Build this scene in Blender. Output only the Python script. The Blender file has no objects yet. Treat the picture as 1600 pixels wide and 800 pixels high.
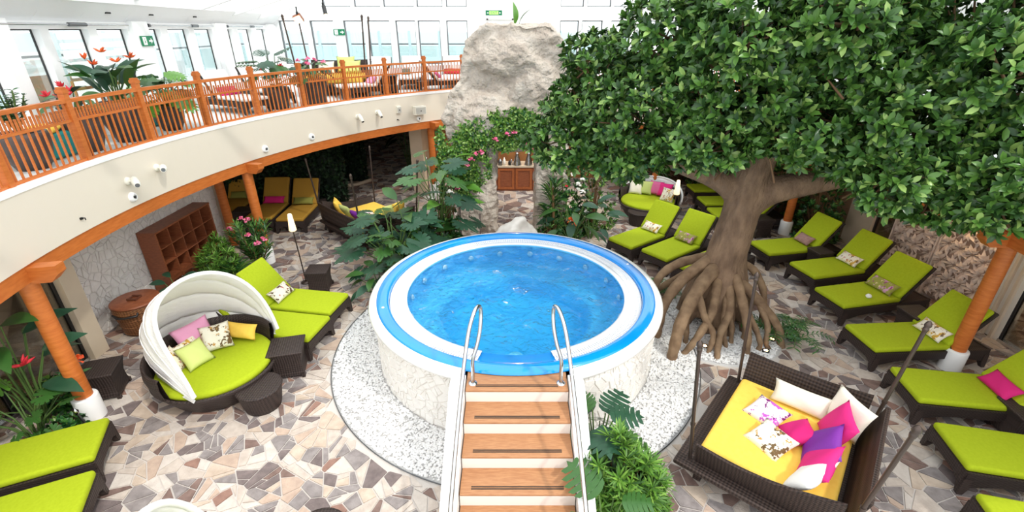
import bpy, bmesh, math, random
import numpy as np
from mathutils import Vector, Matrix, Euler
random.seed(7); rng = np.random.default_rng(7)
PI = math.pi
scene = bpy.context.scene
COL = scene.collection

# ------------------------------------------------------------------ camera
cam_d = bpy.data.cameras.new('camera'); cam = bpy.data.objects.new('camera', cam_d)
COL.objects.link(cam)
cam.location = (0, 0, 5.0)
cam.rotation_euler = (math.radians(90 - 25.6), 0, 0)
cam_d.sensor_width = 36.0; cam_d.lens = 740 / 1600 * 36.0
cam_d.clip_start = 0.05; cam_d.clip_end = 6000
scene.camera = cam

# ------------------------------------------------------------------ world, sun, exposure
w = bpy.data.worlds.new('sky'); scene.world = w; w.use_nodes = True
nt = w.node_tree; nt.nodes.clear()
tc = nt.nodes.new('ShaderNodeTexCoord'); sp = nt.nodes.new('ShaderNodeSeparateXYZ')
cr = nt.nodes.new('ShaderNodeValToRGB'); bg = nt.nodes.new('ShaderNodeBackground'); ow = nt.nodes.new('ShaderNodeOutputWorld')
nt.links.new(tc.outputs['Generated'], sp.inputs[0]); nt.links.new(sp.outputs['Z'], cr.inputs[0])
cr.color_ramp.elements[0].position = 0.0; cr.color_ramp.elements[0].color = (0.98, 0.985, 1.0, 1)
cr.color_ramp.elements[1].position = 0.8; cr.color_ramp.elements[1].color = (0.95, 0.975, 1.0, 1)
nt.links.new(cr.outputs[0], bg.inputs[0]); bg.inputs[1].default_value = 1.85
nt.links.new(bg.outputs[0], ow.inputs[0])
sun_d = bpy.data.lights.new('sun', 'SUN'); sun = bpy.data.objects.new('sun', sun_d); COL.objects.link(sun)
sun_d.energy = 1.6; sun_d.angle = math.radians(3.0); sun_d.color = (1.0, 0.95, 0.87)
SUN = Vector((0.52, -0.40, 0.76)).normalized()
sun.rotation_euler = SUN.to_track_quat('Z', 'Y').to_euler(); sun.location = (10, -8, 20)
vs = scene.view_settings
vs.view_transform = 'Standard'; vs.look = 'None'; vs.gamma = 1.0; vs.use_curve_mapping = False
vs.exposure = 0.20

# ------------------------------------------------------------------ materials
M = {}
def lin(c):
    return tuple(((x/255)/12.92 if x/255 <= 0.04045 else ((x/255+0.055)/1.055)**2.4) for x in c)
def mat(name, rgb, rough=0.6, metal=0.0, rgb2=None, vscale=4.0, bump=0.0, bscale=40.0, spec=0.5, stretch=None, kind='noise',
        emit=None, estr=0.0, sheen=0.0, coords='Object', coat=0.0, bdist=.02):
    m = bpy.data.materials.new(name); m.use_nodes = True; n = m.node_tree.nodes; l = m.node_tree.links
    b = n['Principled BSDF']
    c = lin(rgb)
    b.inputs['Base Color'].default_value = (*c, 1); b.inputs['Roughness'].default_value = rough
    b.inputs['Metallic'].default_value = metal; b.inputs['Specular IOR Level'].default_value = spec
    if coat: b.inputs['Coat Weight'].default_value = coat
    if sheen: b.inputs['Sheen Weight'].default_value = sheen
    src = None
    if rgb2 or bump:
        if coords == 'World':
            g = n.new('ShaderNodeNewGeometry'); src = g.outputs['Position']
        else:
            t = n.new('ShaderNodeTexCoord'); src = t.outputs[coords]
        if stretch:
            mp = n.new('ShaderNodeMapping'); mp.inputs['Scale'].default_value = stretch
            l.new(src, mp.inputs[0]); src = mp.outputs[0]
    if rgb2:
        tx = n.new('ShaderNodeTexNoise'); tx.inputs['Scale'].default_value = vscale; tx.inputs['Detail'].default_value = 5
        l.new(src, tx.inputs['Vector'])
        r = n.new('ShaderNodeValToRGB'); r.color_ramp.elements[0].position = 0.32; r.color_ramp.elements[1].position = 0.68
        r.color_ramp.elements[0].color = (*c, 1); r.color_ramp.elements[1].color = (*lin(rgb2), 1)
        l.new(tx.outputs[0], r.inputs[0]); l.new(r.outputs[0], b.inputs['Base Color'])
    if bump:
        if kind == 'noise':
            bt = n.new('ShaderNodeTexNoise'); bt.inputs['Scale'].default_value = bscale; bt.inputs['Detail'].default_value = 6
            l.new(src, bt.inputs['Vector']); h = bt.outputs[0]
        elif kind == 'voronoi':
            bt = n.new('ShaderNodeTexVoronoi'); bt.inputs['Scale'].default_value = bscale
            l.new(src, bt.inputs['Vector']); h = bt.outputs['Distance']
        bp = n.new('ShaderNodeBump'); bp.inputs['Strength'].default_value = bump; bp.inputs['Distance'].default_value = bdist
        l.new(h, bp.inputs['Height']); l.new(bp.outputs[0], b.inputs['Normal'])
    if emit:
        b.inputs['Emission Color'].default_value = (*lin(emit), 1); b.inputs['Emission Strength'].default_value = estr
    M[name] = m
    return m

def wicker(name, rgb, rgb2, scale=90.0, bump=0.8, rough=0.55):
    m = bpy.data.materials.new(name); m.use_nodes = True; n = m.node_tree.nodes; l = m.node_tree.links
    b = n['Principled BSDF']; b.inputs['Roughness'].default_value = rough; b.inputs['Specular IOR Level'].default_value = 0.35
    t = n.new('ShaderNodeTexCoord')
    # weave: product of two crossed wave patterns on x+y and z
    sp_ = n.new('ShaderNodeSeparateXYZ'); l.new(t.outputs['Object'], sp_.inputs[0])
    ad = n.new('ShaderNodeMath'); ad.operation = 'ADD'; l.new(sp_.outputs[0], ad.inputs[0]); l.new(sp_.outputs[1], ad.inputs[1])
    def s(inp, k, ph=0.0):
        a = n.new('ShaderNodeMath'); a.operation = 'MULTIPLY_ADD'; a.inputs[1].default_value = k; a.inputs[2].default_value = ph; l.new(inp, a.inputs[0])
        c_ = n.new('ShaderNodeMath'); c_.operation = 'SINE'; l.new(a.outputs[0], c_.inputs[0]); return c_.outputs[0]
    sub = n.new('ShaderNodeMath'); sub.operation = 'SUBTRACT'; l.new(sp_.outputs[0], sub.inputs[0]); l.new(sp_.outputs[1], sub.inputs[1])
    ad2 = n.new('ShaderNodeMath'); ad2.operation = 'ADD'; l.new(sub.outputs[0], ad2.inputs[0]); l.new(sp_.outputs[2], ad2.inputs[1])
    ad3 = n.new('ShaderNodeMath'); ad3.operation = 'SUBTRACT'; l.new(ad.outputs[0], ad3.inputs[0]); l.new(sp_.outputs[2], ad3.inputs[1])
    mu = n.new('ShaderNodeMath'); mu.operation = 'MULTIPLY'; l.new(s(ad2.outputs[0], scale), mu.inputs[0]); l.new(s(ad3.outputs[0], scale), mu.inputs[1])
    r = n.new('ShaderNodeValToRGB'); r.color_ramp.elements[0].position = 0.0; r.color_ramp.elements[1].position = 0.8
    r.color_ramp.elements[0].color = (*lin(rgb), 1); r.color_ramp.elements[1].color = (*lin(rgb2), 1)
    ma = n.new('ShaderNodeMath'); ma.operation = 'MULTIPLY_ADD'; ma.inputs[1].default_value = .5; ma.inputs[2].default_value = .5
    l.new(mu.outputs[0], ma.inputs[0]); l.new(ma.outputs[0], r.inputs[0]); l.new(r.outputs[0], b.inputs['Base Color'])
    bp = n.new('ShaderNodeBump'); bp.inputs['Strength'].default_value = bump; bp.inputs['Distance'].default_value = 0.006
    l.new(ma.outputs[0], bp.inputs['Height']); l.new(bp.outputs[0], b.inputs['Normal'])
    M[name] = m; return m

def printed(name, base, spots, scale=7.0, dens=0.42):
    """printed cotton: coloured blotches on a pale cloth"""
    m = bpy.data.materials.new(name); m.use_nodes = True; n = m.node_tree.nodes; l = m.node_tree.links
    b = n['Principled BSDF']; b.inputs['Roughness'].default_value = 0.8
    t = n.new('ShaderNodeTexCoord'); prev = None
    for i, c in enumerate(spots):
        mp = n.new('ShaderNodeMapping'); mp.inputs['Location'].default_value = (3.7*i, 1.9*i, 0.7*i); l.new(t.outputs['Object'], mp.inputs[0])
        v = n.new('ShaderNodeTexNoise'); v.inputs['Scale'].default_value = scale*(1+0.35*i); v.inputs['Detail'].default_value = 3; v.inputs['Roughness'].default_value = 0.7
        l.new(mp.outputs[0], v.inputs['Vector'])
        r = n.new('ShaderNodeValToRGB'); r.color_ramp.elements[0].position = 0.57+0.02*i; r.color_ramp.elements[1].position = 0.60+0.02*i
        l.new(v.outputs[0], r.inputs[0])
        mx = n.new('ShaderNodeMixRGB'); l.new(r.outputs[0], mx.inputs[0])
        if prev is None: mx.inputs[1].default_value = (*lin(base), 1)
        else: l.new(prev, mx.inputs[1])
        mx.inputs[2].default_value = (*lin(c), 1); prev = mx.outputs[0]
    l.new(prev, b.inputs['Base Color']); M[name] = m; return m

def thin_glass(name, tint=(0.93, 0.98, 0.98), gloss=0.08, rough=0.02, refl=0.8):
    m = bpy.data.materials.new(name); m.use_nodes = True; n = m.node_tree.nodes; l = m.node_tree.links
    n.remove(n['Principled BSDF'])
    tr = n.new('ShaderNodeBsdfTransparent'); tr.inputs[0].default_value = (*tint, 1)
    gl = n.new('ShaderNodeBsdfGlossy'); gl.inputs['Roughness'].default_value = rough
    fr = n.new('ShaderNodeFresnel'); fr.inputs[0].default_value = 1.45
    ml = n.new('ShaderNodeMath'); ml.operation = 'MULTIPLY_ADD'; ml.inputs[1].default_value = refl; ml.inputs[2].default_value = gloss; l.new(fr.outputs[0], ml.inputs[0])
    mx = n.new('ShaderNodeMixShader'); l.new(ml.outputs[0], mx.inputs[0]); l.new(tr.outputs[0], mx.inputs[1]); l.new(gl.outputs[0], mx.inputs[2])
    l.new(mx.outputs[0], n['Material Output'].inputs[0]); M[name] = m; return m

mat('grout', (206, 198, 191), 0.9, bump=0.3, bscale=60)
for nm, a, b_ in (('stone_pale', (208, 195, 183), (186, 171, 159)), ('stone_cream', (208, 190, 172), (188, 168, 150)), ('stone_white', (215, 205, 195), (198, 186, 176)),
                  ('stone_peach', (200, 176, 157), (180, 156, 140)), ('stone_grey', (158, 149, 146), (130, 121, 119)), ('stone_dark', (134, 120, 117), (108, 96, 94)),
                  ('stone_brown', (140, 116, 107), (114, 92, 84)), ('stone_rust', (164, 128, 113), (138, 106, 94))):
    mat(nm, a, 0.62, rgb2=b_, vscale=9, bump=0.35, bscale=45, spec=0.35, coords='World')
mat('white_paint', (250, 250, 250), 0.5)
mat('offwhite_gloss', (246, 245, 243), 0.25)
mat('cream_fascia', (224, 214, 198), 0.5)
mat('beige_wall', (214, 196, 172), 0.7, rgb2=(204, 186, 162), vscale=2)
mat('brown_wall', (150, 118, 92), 0.7, rgb2=(136, 106, 82), vscale=2)
mat('clad_white', (238, 233, 229), 0.75, rgb2=(226, 220, 215), vscale=7, bump=0.5, bscale=30, coords='World')
mat('clad_joint', (222, 216, 211), 0.9)
mat('pool_clad', (246, 243, 238), 0.7, rgb2=(240, 236, 230), vscale=7, bump=0.4, bscale=30, coords='World')
mat('pool_joint', (228, 222, 215), 0.9)
mat('orange_wood', (202, 116, 54), 0.42, rgb2=(184, 98, 40), vscale=3, stretch=(2, 2, 12), spec=0.4)
mat('red_wood', (152, 88, 56), 0.42, rgb2=(126, 68, 42), vscale=3, stretch=(4, 4, 22))
mat('red_wood_dark', (108, 60, 40), 0.5, rgb2=(90, 48, 32), vscale=3)
mat('teak', (186, 136, 94), 0.5, rgb2=(164, 112, 74), vscale=3, stretch=(3, 30, 30), bump=0.1, bscale=20)
mat('cedar', (172, 98, 52), 0.45, rgb2=(150, 80, 40), vscale=3, stretch=(14, 4, 4))
mat('steel', (200, 202, 205), 0.16, 1.0)
mat('steel_dark', (120, 122, 125), 0.3, 1.0)
mat('pole_metal', (86, 74, 68), 0.38, 0.7)
mat('black', (18, 17, 17), 0.5)
mat('dark_frame', (38, 37, 38), 0.4)
mat('rubber', (40, 38, 37), 0.8)
wicker('wicker', (30, 24, 23), (66, 54, 50))
wicker('wicker_big', (30, 23, 22), (70, 56, 50), 80, 1.0)
wicker('basket_weave', (92, 56, 32), (142, 94, 58), 70, 1.0)
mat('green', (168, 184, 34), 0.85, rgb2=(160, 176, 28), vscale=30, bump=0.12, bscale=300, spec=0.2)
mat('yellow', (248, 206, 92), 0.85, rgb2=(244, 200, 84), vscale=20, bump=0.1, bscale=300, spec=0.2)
mat('yellow_shaded', (172, 130, 50), 0.85, bump=0.1, bscale=300, spec=0.2)  # yellow cloth with the lounge's shade put into its colour
mat('white_fabric', (242, 240, 236), 0.85, bump=0.15, bscale=60, spec=0.2)
mat('canopy_fabric', (248, 246, 244), 0.9, bump=0.35, bscale=9, stretch=(1, 1, 5), spec=0.1)
mat('magenta', (218, 34, 122), 0.8, bump=0.15, bscale=25)
mat('deep_magenta', (206, 22, 112), 0.8, bump=0.15, bscale=25)
mat('pink', (226, 156, 192), 0.8, bump=0.15, bscale=25)
mat('rose', (214, 98, 148), 0.8, bump=0.15, bscale=25)
mat('purple', (120, 38, 150), 0.6, bump=0.15, bscale=25)
mat('lime_pillow', (202, 212, 128), 0.8, bump=0.15, bscale=25)
mat('olive', (128, 126, 52), 0.8, bump=0.15, bscale=25)
mat('teal_fabric', (30, 128, 128), 0.8)
mat('mauve', (176, 140, 132), 0.85, rgb2=(150, 112, 108), vscale=18)
mat('cream_fabric', (238, 230, 214), 0.8, bump=0.15, bscale=25)
printed('print_floral', (238, 230, 212), [(206, 160, 60), (120, 92, 60), (176, 70, 60)], 9)
printed('print_leaf', (240, 234, 218), [(108, 84, 50), (196, 150, 80)], 8)
printed('print_orchid', (238, 226, 226), [(190, 90, 190), (126, 30, 120)], 6)
printed('print_purple', (150, 150, 66), [(206, 150, 190), (150, 60, 120), (220, 200, 150)], 9)
printed('print_red', (236, 228, 210), [(90, 66, 46), (170, 50, 50)], 9)
mat('pool_blue', (10, 146, 232), 0.12, coat=0.6, spec=0.6)
mat('basin_blue', (124, 214, 252), 0.4, rgb2=(108, 204, 248), vscale=2.5)
mat('grate_white', (240, 240, 240), 0.45)
mat('jet_white', (236, 244, 250), 0.35)
mat('pebble', (240, 239, 238), 0.7, rgb2=(226, 224, 222), vscale=10, coords='World')
mat('pebble_grey', (176, 174, 172), 0.7)
mat('pebble_gap_shade', (204, 202, 200), 0.9)  # darker bed: shade between the pebbles is put into its colour
mat('rock', (212, 201, 189), 0.92, rgb2=(190, 175, 162), vscale=2.2, bump=1.0, bscale=8, coords='World', bdist=.13)
mat('boulder', (236, 230, 222), 0.85, rgb2=(212, 204, 196), vscale=3, bump=0.8, bscale=9)
mat('bark', (140, 114, 90), 0.85, rgb2=(102, 80, 62), vscale=5, stretch=(1.5, 1.5, 0.6), bump=1.0, bscale=12, bdist=.04)
mat('root_bark', (146, 120, 92), 0.85, rgb2=(108, 84, 62), vscale=6, bump=0.7, bscale=16)
mat('twig', (112, 84, 58), 0.85)
for i, c in enumerate(((62, 98, 42), (86, 126, 52), (42, 72, 34), (138, 168, 88))):
    mat('leaf_tree_%d' % i, c, 0.33, spec=0.42)
for i, c in enumerate(((40, 88, 40), (62, 112, 44), (28, 66, 34), (106, 140, 60))):
    mat('leaf_dark_%d' % i, c, 0.4, spec=0.5)
for i, c in enumerate(((96, 140, 48), (76, 118, 40), (124, 164, 66), (56, 94, 34))):
    mat('leaf_bright_%d' % i, c, 0.45, spec=0.4)
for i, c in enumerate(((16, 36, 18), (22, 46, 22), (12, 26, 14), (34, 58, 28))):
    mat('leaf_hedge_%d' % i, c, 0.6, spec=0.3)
mat('leaf_big', (46, 84, 60), 0.42, rgb2=(34, 68, 48), vscale=3, spec=0.35)
mat('leaf_big2', (58, 98, 42), 0.4, rgb2=(48, 92, 36), vscale=3, spec=0.5)
mat('leaf_big3', (96, 146, 52), 0.36, rgb2=(78, 128, 44), vscale=3, spec=0.5)
mat('stem_green', (82, 110, 52), 0.6)
mat('stem_brown', (120, 90, 58), 0.8)
mat('flower_pink', (230, 70, 130), 0.6, rgb2=(244, 150, 180), vscale=14)
mat('flower_orange', (240, 110, 36), 0.6, rgb2=(226, 80, 40), vscale=14)
mat('flower_red', (206, 40, 56), 0.6)
mat('flower_white', (246, 244, 236), 0.6)
mat('pot', (84, 72, 68), 0.55, rgb2=(70, 60, 58), vscale=4)
mat('soil', (52, 40, 32), 0.95)
mat('lamp_shade', (255, 236, 210), 0.6, emit=(255, 214, 160), estr=1.1)
mat('bulb', (255, 220, 170), 0.5, emit=(255, 206, 140), estr=14.0)
mat('sign_green', (0, 128, 84), 0.5)
mat('sign_white', (245, 250, 245), 0.5)
mat('sign_lit', (170, 240, 120), 0.5, emit=(190, 250, 130), estr=0.6)
mat('speaker_grey', (186, 184, 176), 0.6)
mat('riser_white', (230, 221, 212), 0.5)
mat('fitting', (238, 234, 222), 0.35)
mat('sea', (172, 184, 184), 0.9, spec=0.1)
mat('outer_post', (206, 228, 232), 0.4)
mat('outer_deck', (226, 226, 224), 0.8)
mat('carved', (232, 214, 200), 0.8, spec=0.2)
mat('carved_recess_shade', (176, 148, 130), 0.85, spec=0.2)  # recess shade put into the colour to deepen the relief
mat('warm_room', (176, 122, 70), 0.7, rgb2=(150, 98, 54), vscale=3)
mat('curtain', (232, 224, 212), 0.8)
mat('ceiling_dark', (206, 196, 182), 0.8)
mat('louver', (246, 246, 242), 0.5)
thin_glass('glass', (0.96, 0.99, 0.99), 0.02, refl=0.25)
thin_glass('glass_dark', (0.80, 0.80, 0.76), 0.05)
thin_glass('glass_teal', (0.88, 0.95, 0.95), 0.03)

# water: clear sheet that tints and reflects
def water_mat():
    m = bpy.data.materials.new('water'); m.use_nodes = True; n = m.node_tree.nodes; l = m.node_tree.links
    n.remove(n['Principled BSDF'])
    tr = n.new('ShaderNodeBsdfTransparent'); tr.inputs[0].default_value = (0.97, 0.99, 1.0, 1)
    gl = n.new('ShaderNodeBsdfGlossy'); gl.inputs['Roughness'].default_value = 0.04
    fr = n.new('ShaderNodeFresnel'); fr.inputs[0].default_value = 1.33
    t = n.new('ShaderNodeTexCoord'); ns = n.new('ShaderNodeTexNoise'); ns.inputs['Scale'].default_value = 5.5; ns.inputs['Detail'].default_value = 4
    ns.inputs['Distortion'].default_value = 1.2
    l.new(t.outputs['Object'], ns.inputs['Vector'])
    bp = n.new('ShaderNodeBump'); bp.inputs['Strength'].default_value = 0.9; bp.inputs['Distance'].default_value = 0.16
    l.new(ns.outputs[0], bp.inputs['Height'])
    for k in (gl, fr): l.new(bp.outputs[0], k.inputs['Normal'])
    mx = n.new('ShaderNodeMixShader'); l.new(fr.outputs[0], mx.inputs[0]); l.new(tr.outputs[0], mx.inputs[1]); l.new(gl.outputs[0], mx.inputs[2])
    l.new(mx.outputs[0], n['Material Output'].inputs[0]); M['water'] = m
    va = n.new('ShaderNodeVolumeAbsorption'); va.inputs['Color'].default_value = (0.05, 0.90, 1.0, 1); va.inputs['Density'].default_value = 0.72
    l.new(va.outputs[0], n['Material Output'].inputs['Volume'])
water_mat()

# ------------------------------------------------------------------ helpers
def tag(o, label=None, cat=None, group=None, kind=None):
    if label: o['label'] = label
    if cat: o['category'] = cat
    if group: o['group'] = group
    if kind: o['kind'] = kind
    return o
def empty(name, loc=(0, 0, 0), rz=0, label=None, cat=None, group=None):
    o = bpy.data.objects.new(name, None); COL.objects.link(o); o.location = loc; o.rotation_euler = (0, 0, rz)
    o.empty_display_size = 0.1
    return tag(o, label, cat, group)
def mats_of(ms):
    if isinstance(ms, str): ms = [ms]
    return [M[x] for x in ms]
def link_mesh(name, me, parent=None, loc=None, rot=None, scale=None):
    o = bpy.data.objects.new(name, me); COL.objects.link(o)
    if parent is not None: o.parent = parent
    if loc is not None: o.location = loc
    if rot is not None: o.rotation_euler = rot
    if scale is not None: o.scale = scale
    return o
def copy_tree(o, parent=None):
    c = o.copy(); COL.objects.link(c); c.parent = parent
    for ch in [x for x in KIDS.get(o, [])] or list(o.children): copy_tree(ch, c)
    return c
KIDS = {}

class MB:
    def __init__(s): s.v = []; s.f = []; s.m = []; s.s = []
    def add(s, vs_, fs, mat=0, smooth=False, T=None):
        o = len(s.v)
        if T is not None: vs_ = [tuple(T @ Vector(p)) for p in vs_]
        s.v.extend([tuple(p) for p in vs_])
        for f in fs: s.f.append(tuple(i+o for i in f)); s.m.append(mat); s.s.append(smooth)
        return s
    def box(s, c, d, mat=0, T=None, rz=0):
        x, y, z = (k/2 for k in d)
        vs_ = [Vector((sx*x, sy*y, sz*z)) for sz in (-1, 1) for sx, sy in ((-1, -1), (1, -1), (1, 1), (-1, 1))]
        if rz: R = Matrix.Rotation(rz, 3, 'Z'); vs_ = [R @ p for p in vs_]
        vs_ = [p + Vector(c) for p in vs_]
        return s.add(vs_, [(3, 2, 1, 0), (4, 5, 6, 7), (0, 1, 5, 4), (1, 2, 6, 5), (2, 3, 7, 6), (3, 0, 4, 7)], mat, False, T)
    def span(s, a, b, mat=0):
        return s.box([(a[i]+b[i])/2 for i in range(3)], [abs(b[i]-a[i]) for i in range(3)], mat)
    def bar(s, a, b, wd, ht, mat=0, up=(0, 0, 1)):
        a = Vector(a); b = Vector(b); d = (b-a); L = d.length; d.normalize()
        sd = d.cross(Vector(up)); sd = sd.normalized() if sd.length > 1e-5 else Vector((1, 0, 0)); u = sd.cross(d)
        vs_ = [p + sd*(sx*wd/2) + u*(sz*ht/2) for p in (a, b) for sx, sz in ((-1, -1), (1, -1), (1, 1), (-1, 1))]
        return s.add(vs_, [(3, 2, 1, 0), (4, 5, 6, 7), (0, 1, 5, 4), (1, 2, 6, 5), (2, 3, 7, 6), (3, 0, 4, 7)], mat)
    def tube(s, pts, r, seg=8, mat=0, caps=True, squash=1.0):
        pts = [Vector(p) for p in pts]; n = len(pts)
        rs = r if isinstance(r, (list, tuple)) else [r]*n
        vs_ = []; ref = None
        for i, p in enumerate(pts):
            t = (pts[min(i+1, n-1)] - pts[max(i-1, 0)])
            t = t.normalized() if t.length > 1e-9 else Vector((0, 0, 1))
            if ref is None:
                ref = Vector((1, 0, 0)) if abs(t.x) < 0.8 else Vector((0, 1, 0))
            a = (ref - t*ref.dot(t)).normalized(); b = t.cross(a); ref = a
            for k in range(seg):
                an = 2*PI*k/seg
                vs_.append(p + a*(math.cos(an)*rs[i]) + b*(math.sin(an)*rs[i]*squash))
        fs = [(i*seg+k, i*seg+(k+1) % seg, (i+1)*seg+(k+1) % seg, (i+1)*seg+k) for i in range(n-1) for k in range(seg)]
        s.add(vs_, fs, mat, True)
        if caps:
            s.add([vs_[k] for k in range(seg)], [tuple(range(seg-1, -1, -1))], mat)
            s.add([vs_[(n-1)*seg+k] for k in range(seg)], [tuple(range(seg))], mat)
        return s
    def lathe(s, prof, seg=24, mat=0, c=(0, 0, 0), a0=0.0, a1=2*PI, smooth=True, sx=1.0, sy=1.0):
        full = abs(a1-a0-2*PI) < 1e-6; ns = seg if full else seg+1
        vs_ = [(c[0]+sx*r*math.cos(a0+(a1-a0)*k/seg), c[1]+sy*r*math.sin(a0+(a1-a0)*k/seg), c[2]+z) for r, z in prof for k in range(ns)]
        fs = []
        for i in range(len(prof)-1):
            for k in range(seg):
                k2 = (k+1) % ns
                fs.append((i*ns+k, i*ns+k2, (i+1)*ns+k2, (i+1)*ns+k))
        return s.add(vs_, fs, mat, smooth)
    def prism(s, poly, z0, z1, mat=0, T=None):
        n = len(poly)
        vs_ = [(p[0], p[1], z0) for p in poly] + [(p[0], p[1], z1) for p in poly]
        fs = [tuple(range(n-1, -1, -1)), tuple(range(n, 2*n))] + [(i, (i+1) % n, n+(i+1) % n, n+i) for i in range(n)]
        return s.add(vs_, fs, mat, False, T)
    def mesh(s, name, ms):
        me = bpy.data.meshes.new(name); me.from_pydata(s.v, [], s.f)
        for m in mats_of(ms): me.materials.append(m)
        me.polygons.foreach_set('material_index', s.m); me.polygons.foreach_set('use_smooth', s.s); me.update()
        return me
    def build(s, name, ms, parent=None, loc=None, rot=None, scale=None):
        return link_mesh(name, s.mesh(name, ms), parent, loc, rot, scale)

def struct(o, label=None, cat=None):
    o['kind'] = 'structure'
    if label: o['label'] = label
    if cat: o['category'] = cat
    return o

def rbox_data(sx, sy, sz, r, k=3):
    """rounded box, welded"""
    h = (sx/2, sy/2, sz/2); key = {}; V = []; F = []
    def ax(hh):
        inner = hh - r
        e = [math.tan((i/k-1)*PI/4) for i in range(k)]
        return [-hh] + [-inner + r*math.tan((i/k-1)*PI/4) for i in range(1, k)] + [-inner, inner] + [inner + r*math.tan(i/k*PI/4) for i in range(1, k)] + [hh]
    A = [ax(x) for x in h]
    def vert(p):
        inn = [max(-(h[i]-r), min(h[i]-r, p[i])) for i in range(3)]
        d = [p[i]-inn[i] for i in range(3)]; L = math.sqrt(sum(x*x for x in d)) or 1
        q = tuple(round(inn[i]+d[i]/L*r, 5) for i in range(3))
        if q not in key: key[q] = len(V); V.append(q)
        return key[q]
    for a, b, c in ((0, 1, 2), (1, 2, 0), (2, 0, 1)):
        for sg in (-1, 1):
            for i in range(len(A[a])-1):
                for j in range(len(A[b])-1):
                    q = []
                    for ii, jj in ((i, j), (i+1, j), (i+1, j+1), (i, j+1)):
                        p = [0, 0, 0]; p[a] = A[a][ii]; p[b] = A[b][jj]; p[c] = sg*h[c]; q.append(vert(p))
                    q = q if sg > 0 else q[::-1]
                    if len(set(q)) >= 3: F.append(tuple(dict.fromkeys(q)))
    return V, F
def rbox(mb, c, d, r, mat=0, T=None, k=3):
    V, F = rbox_data(*d, r, k)
    V = [(p[0]+c[0], p[1]+c[1], p[2]+c[2]) for p in V]
    mb.add(V, F, mat, True, T)

PILLOWS = {}
def pillow_mesh(w_, h_, t_, mname):
    k = (round(w_, 2), round(h_, 2), round(t_, 2), mname)
    if k in PILLOWS: return PILLOWS[k]
    n = 12; V = []; F = []; idx = {}
    for sg in (1, -1):
        for i in range(n+1):
            for j in range(n+1):
                u = -1+2*i/n; v = -1+2*j/n
                edge = i in (0, n) or j in (0, n)
                if sg == -1 and edge: continue
                x = u*(1-0.09*(1-v*v)*abs(u)); y = v*(1-0.09*(1-u*u)*abs(v))
                z = sg*t_/2*(max(0, (1-u**2)*(1-v**2)))**0.42
                z += 0.05*t_*math.sin(5*u+3*v)*(1-u*u)*(1-v*v)
                idx[(sg, i, j)] = len(V); V.append((x*w_/2, y*h_/2, z))
    g = lambda s_, i, j: idx.get((s_, i, j), idx[(1, i, j)] if (s_, i, j) not in idx else None)
    for sg in (1, -1):
        for i in range(n):
            for j in range(n):
                q = [g(sg, i, j), g(sg, i+1, j), g(sg, i+1, j+1), g(sg, i, j+1)]
                F.append(tuple(q if sg > 0 else q[::-1]))
    mb = MB(); mb.add(V, F, 0, True); PILLOWS[k] = mb.mesh('cushion', mname); return PILLOWS[k]
def pillow(loc, w_, h_, t_, rot, m, label, name='cushion', group=None):
    o = link_mesh(name, pillow_mesh(w_, h_, t_, m), None, loc, rot)
    return tag(o, label, 'cushion', group)

# ---- convex polygon tools for crazy paving and cladding
def clip(poly, a, b, c):          # keep a*x+b*y <= c
    out = []; n = len(poly)
    for i in range(n):
        p = poly[i]; q = poly[(i+1) % n]
        dp = a*p[0]+b*p[1]-c; dq = a*q[0]+b*q[1]-c
        if dp <= 0: out.append(p)
        if (dp < 0 < dq) or (dq < 0 < dp):
            t = dp/(dp-dq); out.append((p[0]+t*(q[0]-p[0]), p[1]+t*(q[1]-p[1])))
    return out
def area(p): return 0.5*sum(p[i][0]*p[(i+1) % len(p)][1]-p[(i+1) % len(p)][0]*p[i][1] for i in range(len(p)))
def cen(p): return (sum(x for x, _ in p)/len(p), sum(y for _, y in p)/len(p))
def inset(p, g):
    q = p; n = len(p)
    for i in range(n):
        x0, y0 = p[i]; x1, y1 = p[(i+1) % n]; L = math.hypot(x1-x0, y1-y0)
        if L < 1e-6: continue
        nx, ny = (y1-y0)/L, -(x1-x0)/L
        q = clip(q, nx, ny, nx*x0+ny*y0-g)
        if len(q) < 3: return []
    return q
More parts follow.
